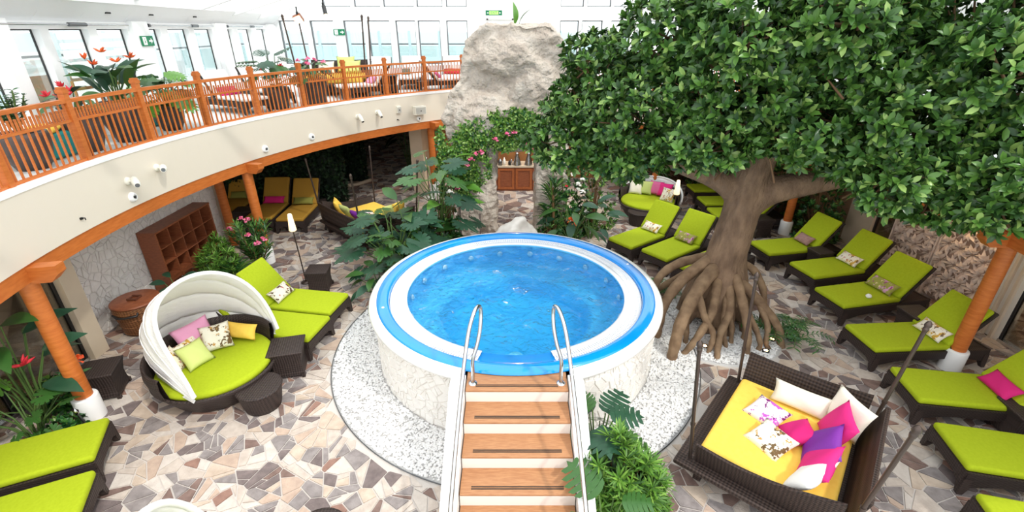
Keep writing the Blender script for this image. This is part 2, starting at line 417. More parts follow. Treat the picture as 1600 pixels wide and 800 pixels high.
def crazy(x0, x1, y0, y1, size, gap, R, keep=None, split=0.75):
    nx = int((x1-x0)/size)+1; ny = int((y1-y0)/size)+1
    P = {}
    for i in range(-1, nx+1):
        for j in range(-1, ny+1):
            P[(i, j)] = (x0+(i+0.5+R.uniform(-.48, .48))*size, y0+(j+0.5+R.uniform(-.48, .48))*size)
    out = []
    for i in range(nx):
        for j in range(ny):
            p = P[(i, j)]
            if keep and not keep(*p): continue
            poly = [(p[0]-2*size, p[1]-2*size), (p[0]+2*size, p[1]-2*size), (p[0]+2*size, p[1]+2*size), (p[0]-2*size, p[1]+2*size)]
            for di in (-2, -1, 0, 1, 2):
                for dj in (-2, -1, 0, 1, 2):
                    if (di or dj) and (i+di, j+dj) in P:
                        q = P[(i+di, j+dj)]; a, b = q[0]-p[0], q[1]-p[1]
                        poly = clip(poly, a, b, a*(p[0]+q[0])/2+b*(p[1]+q[1])/2)
                        if len(poly) < 3: break
                if len(poly) < 3: break
            for a, b, c in ((1, 0, x1), (-1, 0, -x0), (0, 1, y1), (0, -1, -y0)):
                if len(poly) >= 3: poly = clip(poly, a, b, c)
            if len(poly) < 3: continue
            work = [poly]
            for _ in range(2):
                nw = []
                for q in work:
                    if R.random() < split and abs(area(q)) > 0.3*size*size:
                        cx, cy = cen(q); an = R.uniform(0, PI); a, b = math.cos(an), math.sin(an)
                        c = a*cx+b*cy+R.uniform(-.12, .12)*size
                        q1 = clip(q, a, b, c); q2 = clip(q, -a, -b, -c)
                        nw += [z for z in (q1, q2) if len(z) >= 3]
                    else: nw.append(q)
                work = nw
            for q in work:
                q = inset(q, gap/2)
                if len(q) >= 3 and abs(area(q)) > 0.02*size*size: out.append(q)
    return out

# ---- leaf clouds
def leaf_cloud(name, P, D, N, L, W, mi, mats, parent=None, fold=0.18, droop=0.12, kind='stuff'):
    """P base points, D unit directions, N unit normals; one folded leaf of 4 triangles each"""
    n = len(P); S = np.cross(D, N); S /= (np.linalg.norm(S, axis=1, keepdims=True)+1e-9)
    L = np.broadcast_to(np.asarray(L, float).reshape(-1, 1), (n, 1)); W = np.broadcast_to(np.asarray(W, float).reshape(-1, 1), (n, 1))
    tip = P + D*L - N*L*droop; mid = P + D*L*0.55
    e = [P + D*L*t + S*(W*k) + N*(W*fold*abs(k)*2-L*droop*t*t*.6) for t, k in ((.34, -.42), (.72, -.40), (.72, .40), (.34, .42))]
    V = np.stack([P, e[0], e[1], tip, e[2], e[3], mid], 1).reshape(-1, 3)
    b = (np.arange(n)*7)[:, None]
    F = np.concatenate([b+np.array([t]) for t in ([0, 1, 6], [1, 2, 6], [2, 3, 6], [3, 4, 6], [4, 5, 6], [5, 0, 6])], 1).reshape(-1)
    nf = n*6
    me = bpy.data.meshes.new(name)
    me.vertices.add(len(V)); me.vertices.foreach_set('co', V.astype(np.float32).ravel())
    me.loops.add(nf*3); me.loops.foreach_set('vertex_index', F.astype(np.int32))
    me.polygons.add(nf); me.polygons.foreach_set('loop_start', np.arange(nf, dtype=np.int32)*3)
    me.polygons.foreach_set('material_index', np.repeat(np.asarray(mi, np.int32), 6)); me.polygons.foreach_set('use_smooth', np.ones(nf, bool))
    for m in mats: me.materials.append(M[m])
    me.update(calc_edges=True)
    o = link_mesh(name, me, parent)
    if kind: o['kind'] = kind
    return o
def unit(a): return a/(np.linalg.norm(a, axis=-1, keepdims=True)+1e-9)
def rosettes(C, Nrm, k, spread, rg):
    """k leaves fanning around each rosette centre; returns P, D, N"""
    n = len(C)
    up = np.where(np.abs(Nrm[:, 2:3]) < 0.9, np.array([[0, 0, 1.0]]), np.array([[1.0, 0, 0]]))
    A = unit(np.cross(up, Nrm)); B = np.cross(Nrm, A)
    ang = (np.arange(k)[None, :]*2.399963 + rg.uniform(0, 6.28, (n, 1)) + rg.normal(0, .25, (n, k)))
    sp_ = spread*(0.55+0.6*(np.arange(k)[None, :]/max(1, k-1))) + rg.normal(0, .12, (n, k))
    rad = A[:, None, :]*np.cos(ang)[..., None] + B[:, None, :]*np.sin(ang)[..., None]
    D = unit(Nrm[:, None, :]*np.cos(sp_)[..., None] + rad*np.sin(sp_)[..., None])
    N = unit(Nrm[:, None, :]*np.sin(sp_)[..., None] - rad*np.cos(sp_)[..., None])
    P = np.repeat(C[:, None, :], k, 1)
    return P.reshape(-1, 3), D.reshape(-1, 3), N.reshape(-1, 3)
# ================================================================== THE SETTING
PC = Vector((0.06, 6.95, 0.0))           # centre of the hot tub
AC = (4.46, 7.2); AR = 10.52             # centre and radius of the balcony edge arc
def arc(a, r=AR, side=-1):
    x = AC[0]+r*math.cos(math.radians(a)); y = AC[1]+r*math.sin(math.radians(a))
    return (x, y) if side < 0 else (1.0-x, y)
A_END = math.degrees(math.acos((0.5-AC[0])/AR))

# ---- floor of crazy paving
TREE = (3.85, 7.7)
fl = MB(); fl.span((-13.2, 1.5, -0.12), (14.2, 26.2, -0.012)); floor = struct(fl.build('floor', 'grout'), 'crazy paving of cream, grey and brown broken stone', 'floor')
def in_view(x, y): return abs(x) < 1.05*y+2.3 and math.hypot(x-PC.x, y-PC.y) > 2.6 and not (x > 9.8 or (x < -8.2 and y < 11))
Rn = random.Random(11)
polys = crazy(-9, 10, 2.6, 13.4, 0.275, 0.018, Rn, in_view, 0.70) + crazy(-12.8, 9, 13.4, 26, 0.36, 0.024, Rn, in_view, 0.7)
def push_out(q, c, r):
    o = []
    for x, y in q:
        d = math.hypot(x-c[0], y-c[1])
        if d < r: x, y = c[0]+(x-c[0])*r/d, c[1]+(y-c[1])*r/d
        o.append((x, y))
    return o
GR = 3.10; TG = (3.75, 7.35); TGR = 1.12
stones = []
for q in polys:
    cx, cy = cen(q)
    if math.hypot(cx-PC.x, cy-PC.y) < GR+0.02 or math.hypot(cx-TG[0], cy-TG[1]) < TGR+0.02: continue
    q = push_out(push_out(q, PC, GR+0.012), TG, TGR+0.012)
    if abs(area(q)) < 0.0015: continue
    stones.append(q)
STONE_MATS = ['stone_pale', 'stone_cream', 'stone_white', 'stone_peach', 'stone_grey', 'stone_dark', 'stone_brown', 'stone_rust']
def stone_mat(): return Rn.choices(range(8), (21, 13, 14, 8, 19, 11, 10, 5))[0]
def score(q):
    x, y = cen(q); d = 0.902*y+5*0.432
    sx, sy = 800+740*x/d, 400-740*(y*0.432-5*0.902)/d
    return abs(area(q))*5/d**3 if (5 < sx < 1595 and 5 < sy < 795) else 0
stones.sort(key=score, reverse=True)
far = MB()
for i, q in enumerate(stones):
    mi = stone_mat(); top = Rn.uniform(-0.002, 0.002)
    if i < 300:
        c = cen(q); mb = MB(); mb.prism([(x-c[0], y-c[1]) for x, y in q], -0.014, top)
        mb.build('paving_stone', STONE_MATS[mi], floor, (c[0], c[1], 0))
    else:
        far.prism(q, -0.014, top, mi)
fo = far.build('paving_stones', STONE_MATS, floor); fo['kind'] = 'stuff'

# ---- balconies (upper deck slabs), kerbs, beams
def arc_strip(r0, r1, z0, z1, side, a0=207.0, a1=A_END, n=60):
    mb = MB(); V = []; F = []
    for i in range(n+1):
        a = a0+(a1-a0)*i/n
        p, q = arc(a, r0, side), arc(a, r1, side)
        V += [(p[0], p[1], z0), (p[0], p[1], z1), (q[0], q[1], z1), (q[0], q[1], z0)]
    for i in range(n):
        b = 4*i
        for k in range(4): F.append((b+k, b+(k+1) % 4, b+4+(k+1) % 4, b+4+k) if side < 0 else (b+4+k, b+4+(k+1) % 4, b+(k+1) % 4, b+k))
    F += [(0, 1, 2, 3), (4*n+3, 4*n+2, 4*n+1, 4*n)]
    mb.add(V, F); return mb
for side, nm in ((-1, 'left'), (1, 'right')):
    pts = [arc(207+(A_END-207)*i/60, AR, side) for i in range(61)]
    ox = -13.2 if side < 0 else 14.2
    poly = pts + [(0.5, 26.2), (ox, 26.2), (ox, pts[0][1])]
    n = len(poly); mb = MB()
    V = [(p[0], p[1], 2.43) for p in poly] + [(p[0], p[1], 3.23) for p in poly]
    order = range(n) if side < 0 else range(n-1, -1, -1)
    mb.add(V, [tuple(order)], 1); mb.add(V, [tuple(n+i for i in reversed(list(order)))], 2)
    mb.add(V, [(i, n+i, n+(i+1) % n, (i+1) % n) if side < 0 else ((i+1) % n, n+(i+1) % n, n+i, i) for i in range(n)], 0, False)
    o = mb.build('ceiling' if side < 0 else 'ceiling', ['cream_fascia', 'ceiling_dark', 'outer_deck'])
    struct(o, 'curved balcony slab with smooth cream fascia on the %s of the hall' % nm, 'balcony')
    o = arc_strip(AR-0.012, AR+0.17, 3.225, 3.29, side).build('trim_1', 'white_paint'); struct(o, 'white kerb strip along the %s balcony edge' % nm, 'kerb')
    o = arc_strip(AR+0.02, AR+0.24, 2.215, 2.44, side).build('trim_2', 'orange_wood'); struct(o, 'orange timber beam under the %s balcony fascia' % nm, 'beam')

# ---- lower walls
def wall(name, a, b, m, label):
    mb = MB(); mb.span(a, b); return struct(mb.build(name, m), label, 'wall')
wl = wall('wall_left', (-7.75, 6.72, 0), (-7.37, 11.2, 2.44), 'clad_joint', 'white stone-clad wall behind the wooden shelf and basket')
cl = MB(); Rw = random.Random(3)
for q in crazy(6.74, 11.2, 0.02, 2.42, 0.17, 0.012, Rw, None, 0.4):
    d = Rw.uniform(0.012, 0.026); n = len(q)
    V = [(-7.375, y, z) for y, z in q]; c = cen(q)
    V += [(-7.37+d, c[0]+(y-c[0])*0.93, c[1]+(z-c[1])*0.93) for y, z in q]
    cl.add(V, [tuple(range(n, 2*n))[::1]] + [(i, (i+1) % n, n+(i+1) % n, n+i) for i in range(n)], 0)
o = cl.build('cladding_stones', 'clad_white', wl); o['kind'] = 'stuff'
wall('wall_pillar', (-7.75, 6.42, 0), (-6.98, 6.72, 2.44), 'beige_wall', 'cream corner pillar between glass door and stone-clad wall')
wall('wall_end', (-7.75, 11.2, 0), (-7.3, 11.36, 2.44), 'beige_wall', 'beige end of the stone-clad wall beside the dark timber post')
wall('wall_left_outer', (-13.2, 1.5, 0), (-13.0, 26.2, 2.44), 'brown_wall', 'far brown side wall in the shaded lounge')
wall('wall_back_lower', (-13.2, 26.0, 0), (14.2, 26.2, 2.44), 'brown_wall', 'far brown end wall of the shaded lounge')
wall('wall_stub', (-3.35, 15.6, 0), (-2.95, 18.2, 2.44), 'beige_wall', 'pale rough wall stub at the edge of the shaded passage')
wall('wall_behind_rock', (-2.95, 17.2, 0), (3.4, 17.4, 2.44), 'warm_room', 'warm tan wall behind the bar counter')
wall('wall_back_right', (3.4, 18.0, 0), (8.6, 18.2, 2.44), 'brown_wall', 'brown wall at the far right behind the loungers')
wall('wall_right', (8.6, 11.4, 0), (8.8, 18.0, 2.44), 'brown_wall', 'brown side wall behind the far right loungers')
wall('wall_right_panel', (8.6, 10.55, 0), (8.8, 11.4, 2.44), 'beige_wall', 'plain cream wall section beside the lit doorway')
wall('wall_right_outer', (13.0, 1.5, 0), (13.2, 18.2, 2.44), 'warm_room', 'tan inner wall seen through the right glass doors')
wall('wall_right_curtain', (8.62, 6.95, 0), (8.8, 7.55, 2.44), 'curtain', 'pale wall section with vertical reveals beside carved panels')
for y in (7.05, 7.2, 7.38):
    mb = MB(); mb.span((8.57, y-0.02, 0), (8.63, y+0.03, 2.4)); mb.build('reveal', 'beige_wall', bpy.data.objects['wall_right_curtain'])
# carved panels with leaf relief
wr = wall('wall_carved', (8.66, 7.55, 0), (8.8, 9.9, 2.44), 'carved_recess_shade', 'carved leaf-relief panels on the right wall')
for y0, y1 in ((7.58, 8.68), (8.78, 9.88)):
    mb = MB(); R2 = random.Random(int(y0*10))
    for iz in range(7):
        for iy in range(4):
            cy = y0+0.14+iy*(y1-y0-0.2)/3.2+R2.uniform(-.05, .05); cz = 0.2+iz*0.33+R2.uniform(-.05, .05); a0 = R2.uniform(0, 6.3)
            for k in range(11):
                a = a0+k*2*PI/11; L = R2.uniform(.18, .28)
                d = Vector((0, math.cos(a), math.sin(a))); s_ = Vector((0, -math.sin(a), math.cos(a))); b = Vector((8.632, cy, cz))
                x = -R2.uniform(.05, .09)
                V = [b+d*.02, b+d*L*.5+s_*.028, b+d*L+Vector((x*.3, 0, 0)), b+d*L*.5-s_*.028, b+d*L*.5+Vector((x, 0, 0))]
                V = [(p.x, min(max(p.y, y0), y1), min(max(p.z, .03), 2.42)) for p in V]
                mb.add(V, [(0, 1, 4), (1, 2, 4), (2, 3, 4), (3, 0, 4)], 0)
    mb.span((8.64, y0, 0.02), (8.66, y1, 2.43), 1)
    for a, b in ((y0-.03, y0), (y1, y1+.03)): mb.span((8.58, a, 0), (8.67, b, 2.43))
    o = mb.build('carved_panel', ['carved', 'carved_recess_shade'], wr); o['kind'] = 'stuff'
# doors
def glass_door(name, x, ya, yb, n, m, label, z1=2.4, sill=0.06):
    r = empty(name, (x, (ya+yb)/2, 0)); struct(r, label, 'glass door')
    L = yb-ya
    for i in range(n+1):
        y = -L/2+i*L/n; mb = MB(); mb.span((-.03, y-.035, 0), (.03, y+.035, z1)); mb.build('frame_post', 'dark_frame', r)
    mb = MB(); mb.span((-.05, -L/2, 0), (.05, L/2, sill)); mb.build('track', 'steel', r)
    mb = MB(); mb.span((-.03, -L/2, z1-.06), (.03, L/2, z1)); mb.build('head_rail', 'dark_frame', r)
    for i in range(n):
        mb = MB(); mb.span((-.006, -L/2+i*L/n+.035, sill), (.006, -L/2+(i+1)*L/n-.035, z1-.06)); mb.build('pane', m, r)
    return r
glass_door('door_1', -7.12, 2.6, 6.42, 3, 'glass_dark', 'dark framed sliding glass door behind the left planting')
glass_door('door_2', 8.66, 2.6, 6.95, 3, 'glass_dark', 'dark framed glass door on the right wall by the near timber post')
glass_door('door_3', 8.7, 9.9, 10.55, 1, 'glass_dark', 'narrow lit glass doorway beside the carved panels')
mb = MB(); mb.span((-7.9, 2.6, 0), (-7.86, 4.9, 2.3)); tag(mb.build('curtain', 'curtain'), 'pale curtain hanging behind the left glass door', 'curtain')
mb = MB()
for k in range(9): mb.span((11.2, 3.0+k*.9, 0.1+(k % 2)*.02), (11.5, 3.8+k*.9, 2.2))
o = tag(mb.build('cabinet_row', 'warm_room'), 'tan wooden cabinets inside the room right of the glass doors', 'cabinet')

# ---- upper side walls with windows
def side_wall(side):
    A = Vector((-7.2, 6.0, 0)); B = Vector((-8.35, 18.6, 0)); sg = 1
    if side > 0: A.x = 1-A.x; B.x = 1-B.x; sg = -1
    d = (B-A).normalized(); rz = math.atan2(d.y, d.x); L = (B-A).length
    nm = 'left' if side < 0 else 'right'
    Y = lambda a, b: (a*sg, b*sg)
    wins = [(-3.2, -2.4), (-2.0, -1.2), (-0.8, 0.0), (0.3, 1.2), (1.59, 2.12), (2.41, 3.19), (3.51, 4.28), (4.96, 5.40), (5.79, 6.58), (6.96, 7.78), (8.59, 8.99), (9.46, 10.29), (10.84, 11.54)]
    zs, zt = 3.62, 5.0; wins = [(a, b+.10) for a, b in wins]
    mb = MB()
    mb.span((-3.6, 0, 3.2), (L, .14*sg, zs)); mb.span((-3.6, 0, zt), (L, .14*sg, 5.12))
    prev = -3.6
    for a, b in wins + [(L, L)]:
        mb.span((prev, 0, zs), (a, .14*sg, zt)); prev = b
    # cove above the header, leaning inwards
    mb.add([(-3.6, 0.1*sg, 5.12), (L, .1*sg, 5.12), (L, -.26*sg, 5.44), (-3.6, -.26*sg, 5.44)], [(0, 1, 2, 3)])
    mb.span((-3.6, .1*sg, 5.12), (L, .14*sg, 5.9))
    mb.span((-3.6, -.30*sg, 5.42), (7.6, .1*sg, 5.75))
    # piers that stand proud of the wall
    for a, b in ((1.32, 1.57), (4.42, 4.92), (7.92, 8.55), (11.7, 12.2)):
        mb.span((a, -.10*sg, 3.2), (b, 0, 5.14))
    o = struct(mb.build('wall_%s_upper' % nm, 'white_paint', None, A, (0, 0, rz)), 'white upper %s window wall above the balcony' % nm, 'wall')
    for k, s0 in enumerate((0.45, 1.4, 2.3, 3.3, 4.55, 5.7, 6.8, 8.1)):
        m2 = MB(); m2.prism([(.09, 5.12), (-.24, 5.43), (.09, 5.43)], -.05, .05)
        m2.v = [(s0+z, x*sg, y) for x, y, z in m2.v]
        m2.build('cove_bracket', 'white_paint', o)
    for s0 in (0.9, 3.85, 5.2, 7.0):
        m2 = MB(); m2.box((s0, -.075*sg, 5.27), (.14, .02, .03)); m2.build('air_slot', 'black', o)
    if side < 0:
        for a, b in ((0.2, 4.3), (4.95, 7.8), (8.6, 11.2)):
            m2 = MB(); m2.tube([(a, -.09, 5.07), (b, -.09, 5.07)], .016, 8, 0)
            m2.tube([(a+(b-a)*.62, -.09, 5.07), (a+(b-a)*.72, -.09, 5.07)], .032, 8, 1)
            m2.tube([(a, -.09, 5.07), (a+.06, -.09, 5.07)], .034, 8, 1)
            m2.build('blind_rod', ['steel', 'steel_dark'], o)
    for i, (a, b) in enumerate(wins):
        r = empty('window_%d' % (i+1), A+d*((a+b)/2), rz); struct(r, 'tall %s window above the balcony, number %d along the wall' % (nm, i+1), 'window')
        hw = (b-a)/2; f = MB()
        for x0, x1, z0, z1 in ((-hw, -hw+.022, zs, zt), (hw-.022, hw, zs, zt), (-hw, hw, zs, zs+.02), (-hw, hw, zt-.02, zt)):
            f.span((x0, .11*sg, z0), (x1, .13*sg, z1))
        f.build('frame', 'dark_frame', r)
        g = MB(); g.span((-hw+.02, .118*sg, zs+.02), (hw-.02, .124*sg, zt-.02)); g.build('pane', 'glass', r)
    return o
WL_UP = side_wall(-1); side_wall(1)

# ---- upper back wall with two rows of windows
bw = MB(); YB = 18.6
lows = [(-8.25, -7.3), (-7.15, -6.3), (-5.96, -5.25), (-5.12, -4.33), (-4.12, -3.42), (-3.33, -2.55), (-2.32, -1.58), (1.70, 2.36), (2.47, 3.2), (3.5, 4.2), (4.4, 5.1), (5.3, 6.0), (6.3, 7.1), (7.4, 8.2)]
ups = [(-6.6, -5.62), (-5.5, -4.58), (-4.48, -3.42), (-3.32, -2.42), (-2.3, -1.58), (1.70, 2.5), (2.62, 3.45), (3.55, 4.5), (4.6, 5.6)]
def band(z0, z1, holes):
    p = -9.6
    for a, b in holes + [(10.6, 10.6)]:
        bw.span((p, YB, z0), (a, YB+.3, z1)); p = b
bw.span((-9.6, YB, 3.2), (10.6, YB+.3, 3.85)); band(3.85, 5.27, lows); bw.span((-9.6, YB, 5.27), (10.6, YB+.3, 5.70)); band(5.70, 6.75, ups); bw.span((-9.6, YB, 6.75), (10.6, YB+.3, 9.5))
bw.span((-1.52, YB-.04, 3.2), (1.62, YB, 9.0))
wb = struct(bw.build('wall_back', 'white_paint'), 'white back wall with two rows of windows above the balcony', 'wall')
for k, (rows, z0, z1) in enumerate(((lows, 3.85, 5.27), (ups, 5.70, 6.75))):
    for i, (a, b) in enumerate(rows):
        r = empty('window_%d' % (20+20*k+i), ((a+b)/2, YB+.15, 0)); struct(r, '%s back window, number %d from the left' % ('upper' if k else 'lower', i+1), 'window')
        hw = (b-a)/2; f = MB()
        for x0, x1, c0, c1 in ((-hw, -hw+.03, z0, z1), (hw-.03, hw, z0, z1), (-hw, hw, z0, z0+.03), (-hw, hw, z1-.03, z1)): f.span((x0, -.05, c0), (x1, .05, c1))
        f.build('frame', 'steel_dark', r)
        g = MB(); g.span((-hw+.03, -.003, z0+.03), (hw-.03, .003, z1-.03)); g.build('pane', 'glass', r)
mb = MB(); mb.span((-.42, -.012, 0), (.42, .012, 2.05)); 
o = mb.build('door_4', 'white_paint', None, (-0.42, YB-.055, 3.23)); struct(o, 'plain white service door behind the top of the rock', 'door')
m2 = MB()
for x0, x1, z0, z1 in ((-.47, -.42, 0, 2.1), (.42, .47, 0, 2.1), (-.47, .47, 2.05, 2.1)): m2.span((x0, -.03, z0), (x1, .02, z1))
m2.build('door_frame', 'outer_deck', o)

# ---- glazed roof: rafters, ridge and panes
for side in (-1, 1):
    for i, y in enumerate((2.6, 5.2, 7.8, 10.4, 13.0, 15.0, 16.9)):
        X = lambda x: x if side < 0 else 1-x
        mb = MB(); mb.bar((X(-8.3), y, 5.30), (0.5, y, 7.75), .11, .17)
        o = mb.build('trim_%d' % (10+i), 'white_paint'); struct(o, 'sloping white roof rafter on the %s, number %d from the front' % ('left' if side < 0 else 'right', i+1), 'rafter')
    mb = MB(); X = lambda x: x if side < 0 else 1-x
    mb.add([(X(-8.3), 2, 5.42), (0.5, 2, 7.87), (0.5, 18.6, 7.87), (X(-8.3), 18.6, 5.42)], [(0, 1, 2, 3)])
    o = mb.build('ceiling_glass', 'glass'); struct(o, 'clear glass roof slope on the %s' % ('left' if side < 0 else 'right'), 'roof')
mb = MB(); mb.span((.38, 2, 7.7), (.62, 18.6, 7.95)); struct(mb.build('trim_30', 'white_paint'), 'white ridge beam of the glass roof', 'beam')

# ---- outside: promenade balustrade, sea
mb = MB(); V = [(0, 0, -18)] + [(4500*math.cos(k*PI/32), 4500*math.sin(k*PI/32), -18) for k in range(64)]
mb.add(V, [(0, 1+k, 1+(k+1) % 64) for k in range(64)]); o = mb.build('ground_sea', 'sea'); struct(o, 'calm pale sea outside the windows', 'sea')
def balustrade(p0, p1, n, label, zt=4.45):
    r = empty('glass_balustrade', p0, 0, label, 'balustrade'); d = (Vector(p1)-Vector(p0)); 
    m = MB(); m.bar((0, 0, zt-3.23), (d.x, d.y, zt-3.23), .06, .05); m.build('top_rail', 'steel_dark', r)
    for i in range(n+1):
        q = d*(i/n); m = MB(); m.box((q.x, q.y, (zt-3.23)/2+.25), (.11, .11, zt-3.23+.5)); m.build('post', 'outer_post', r)
    for i in range(n):
        a, b = d*(i/n), d*((i+1)/n); m = MB(); m.bar((a.x, a.y, .6), (b.x, b.y, .6), .012, 1.1); m.build('pane', 'glass_teal', r)
balustrade((-11.5, 21.2, 3.23), (10.5, 21.2, 3.23), 18, 'glass promenade balustrade outside the back windows')
balustrade((-10.3, 5.0, 3.23), (-10.9, 20.6, 3.23), 9, 'glass promenade balustrade outside the left windows')
mb = MB(); mb.span((-11.4, 3.0, 3.23), (-11.3, 17.5, 4.5)); struct(mb.build('wall_outer', 'louver'), 'white bulkhead outside the left windows', 'wall')
lv = empty('louver_screen', (-9.6, 12.2, 3.23), math.radians(95), 'white slatted screen outside the left windows', 'screen')
for k in range(11):
    m = MB(); m.box((0, 0, .3+k*.19), (2.6, .06, .12)); m.build('slat', 'louver', lv)
m = MB(); m.span((-1.3, .05, .0), (1.3, .1, .75)); m.build('lower_shutter', 'warm_room', lv)
# ================================================================== HOT TUB
tub = empty('hot_tub', PC, 0, 'large round blue hot tub with white stone-clad wall and bubbling water', 'hot tub')
GA = math.radians(17.0)                                   # half angle of the entry gap, facing the stairs
g0, g1 = -PI/2+GA, 3*PI/2-GA
mb = MB(); mb.lathe([(2.30, 0), (2.30, 1.0)], 96); mb.build('wall', 'pool_joint', tub)
Rc = random.Random(5); cl = []
for q in crazy(-2.30*PI, 2.30*PI, 0.01, 0.99, 0.15, 0.01, Rc, None, 0.45): cl.append(q)
def tub_stone(mb, q, org=None):
    d = Rc.uniform(.008, .020); n = len(q); c = cen(q); ang = lambda s: s/2.30-PI/2
    V = [(2.298*math.cos(ang(s)), 2.298*math.sin(ang(s)), z) for s, z in q]
    V += [((2.30+d)*math.cos(ang(c[0]+(s-c[0])*.92)), (2.30+d)*math.sin(ang(c[0]+(s-c[0])*.92)), c[1]+(z-c[1])*.92) for s, z in q]
    if org: V = [(x-org[0], y-org[1], z-org[2]) for x, y, z in V]
    mb.add(V, [tuple(range(n, 2*n))] + [(i, (i+1) % n, n+(i+1) % n, n+i) for i in range(n)], 0)
cl.sort(key=lambda q: -(abs(area(q)) if abs(cen(q)[0]) < 2.30*1.45 and abs(cen(q)[0]) > 0.75 else 0))
rest = MB()
for i, q in enumerate(cl):
    if i < 300:
        c = cen(q); a = c[0]/2.30-PI/2; org = (2.3*math.cos(a), 2.3*math.sin(a), c[1])
        m1 = MB(); tub_stone(m1, q, org); m1.build('cladding_stone', 'pool_clad', tub, org)
    else: tub_stone(rest, q)
o = rest.build('cladding_stones', 'pool_clad', tub); o['kind'] = 'stuff'
mb = MB(); mb.lathe([(2.28, .97), (2.34, .985), (2.385, 1.02), (2.39, 1.06), (2.37, 1.10), (2.32, 1.125), (2.25, 1.128)], 96, a0=g0, a1=g1); mb.build('rim_cap', 'offwhite_gloss', tub)
mb = MB(); mb.lathe([(2.27, 1.10), (2.262, 1.132), (2.235, 1.15), (2.11, 1.15), (2.08, 1.138), (2.068, 1.11), (2.066, 1.06)], 128); mb.build('blue_rim', 'pool_blue', tub)
mb = MB(); mb.lathe([(2.07, 1.058), (1.80, 1.058), (1.80, 1.0)], 96); mb.build('gutter', 'pool_blue', tub)
GB = math.radians(15.0); b0, b1 = -PI/2+GB, 3*PI/2-GB
mb = MB()
for r0, r1 in ((2.035, 2.062), (1.79, 1.885)): mb.lathe([(r0, 1.062), (r0, 1.078), (r1, 1.078), (r1, 1.062)], 96, a0=b0, a1=b1)
mb.lathe([(1.955, 1.062), (1.955, 1.077), (1.967, 1.077), (1.967, 1.062)], 96, a0=b0, a1=b1)
o = mb.build('grate_frame', 'grate_white', tub)
mb = MB(); NS = 300
for k in range(NS):
    a = b0+(b1-b0)*(k+.5)/NS; c, s = math.cos(a), math.sin(a); hw = .0125
    V = [(r*c-w_*s, r*s+w_*c, z) for z in (1.062, 1.076) for r, w_ in ((1.87, -hw), (2.045, -hw), (2.045, hw), (1.87, hw))]
    mb.add(V, [(4, 5, 6, 7), (0, 1, 5, 4), (1, 2, 6, 5), (2, 3, 7, 6), (3, 0, 4, 7)])
o = mb.build('grate_slats', 'grate_white', tub); o['kind'] = 'stuff'
mb = MB(); mb.lathe([(1.80, 1.06), (1.77, .72), (1.72, .64), (1.62, .62), (1.34, .62), (1.26, .58), (1.22, .30), (1.16, .24), (0.0, .22)], 96); mb.build('basin', 'basin_blue', tub)
for k in range(18):
    a = -PI/2+(k+.5)*2*PI/18
    if abs(((a+PI/2+PI) % (2*PI))-PI) < .28: continue
    T = Matrix.Translation((1.755*math.cos(a), 1.755*math.sin(a), .885)) @ Matrix.Rotation(a, 4, 'Z') @ Matrix.Rotation(-PI/2, 4, 'Y')
    m1 = MB(); m1.lathe([(0, .035), (.022, .035), (.03, .02), (.05, .022), (.058, 0)], 14)
    m1.v = [tuple(T @ Vector(p)) for p in m1.v]; m1.build('jet', 'jet_white', tub)
mb = MB(); mb.lathe([(0, .27), (.05, .262), (.12, .235), (.13, .222)], 20, c=(0.0, -.75, 0)); mb.build('drain', 'jet_white', tub)
for a in (math.radians(200), math.radians(20)):
    mb = MB(); mb.lathe([(0, 1.158), (.02, 1.156), (.024, 1.148)], 12, c=(2.17*math.cos(a), 2.17*math.sin(a), 0)); mb.build('button', 'jet_white', tub)
# water with real ripples
nr, na = 60, 128; V = [(0, 0, 1.035)]
for i in range(1, nr+1):
    r = 1.795*i/nr
    for k in range(na):
        a = 2*PI*k/na; x, y = r*math.cos(a), r*math.sin(a)
        z = .008*(math.sin(5.1*x+2.3*y)+math.sin(-3.7*x+6.2*y+1)+.7*math.sin(9.3*x-4.1*y+2)+.6*math.sin(4*x+12.7*y)+.4*math.sin(17*x+9*y))
        V.append((x, y, 1.035+z*(1 if i < nr else 0)))
F = [(0, 1+k, 1+(k+1) % na) for k in range(na)]
for i in range(nr-1):
    for k in range(na): F.append((1+i*na+k, 1+(i+1)*na+k, 1+(i+1)*na+(k+1) % na, 1+i*na+(k+1) % na))
nb_ = len(V); V += [(1.795*math.cos(2*PI*k/na), 1.795*math.sin(2*PI*k/na), .12) for k in range(na)]
o0 = 1+(nr-1)*na
F += [(o0+k, nb_+k, nb_+(k+1) % na, o0+(k+1) % na) for k in range(na)] + [tuple(nb_+k for k in range(na-1, -1, -1))]
mb = MB(); mb.add(V, F, 0, True); mb.build('water', 'water', tub)

# gravel ring round the tub and round the tree
gb = MB(); gb.lathe([(GR, -.02), (GR, .006), (2.2, .006)], 96, c=PC); gb.lathe([(TGR, -.02), (TGR, .005), (0.0, .005)], 48, c=(TG[0], TG[1], 0)); 
o = gb.build('gravel_bed', 'pebble_gap_shade'); struct(o, 'bed under the white gravel around the hot tub', 'gravel bed')
mb = MB(); mb.lathe([(GR-.004, 0), (GR-.004, .016), (GR+.004, .016), (GR+.004, 0)], 128, c=PC); struct(mb.build('trim_40', 'steel_dark'), 'thin metal edging around the white gravel ring', 'edging')
ph = (1+5**.5)/2
ICO = np.array([(-1, ph, 0), (1, ph, 0), (-1, -ph, 0), (1, -ph, 0), (0, -1, ph), (0, 1, ph), (0, -1, -ph), (0, 1, -ph), (ph, 0, -1), (ph, 0, 1), (-ph, 0, -1), (-ph, 0, 1)])/math.sqrt(1+ph*ph)
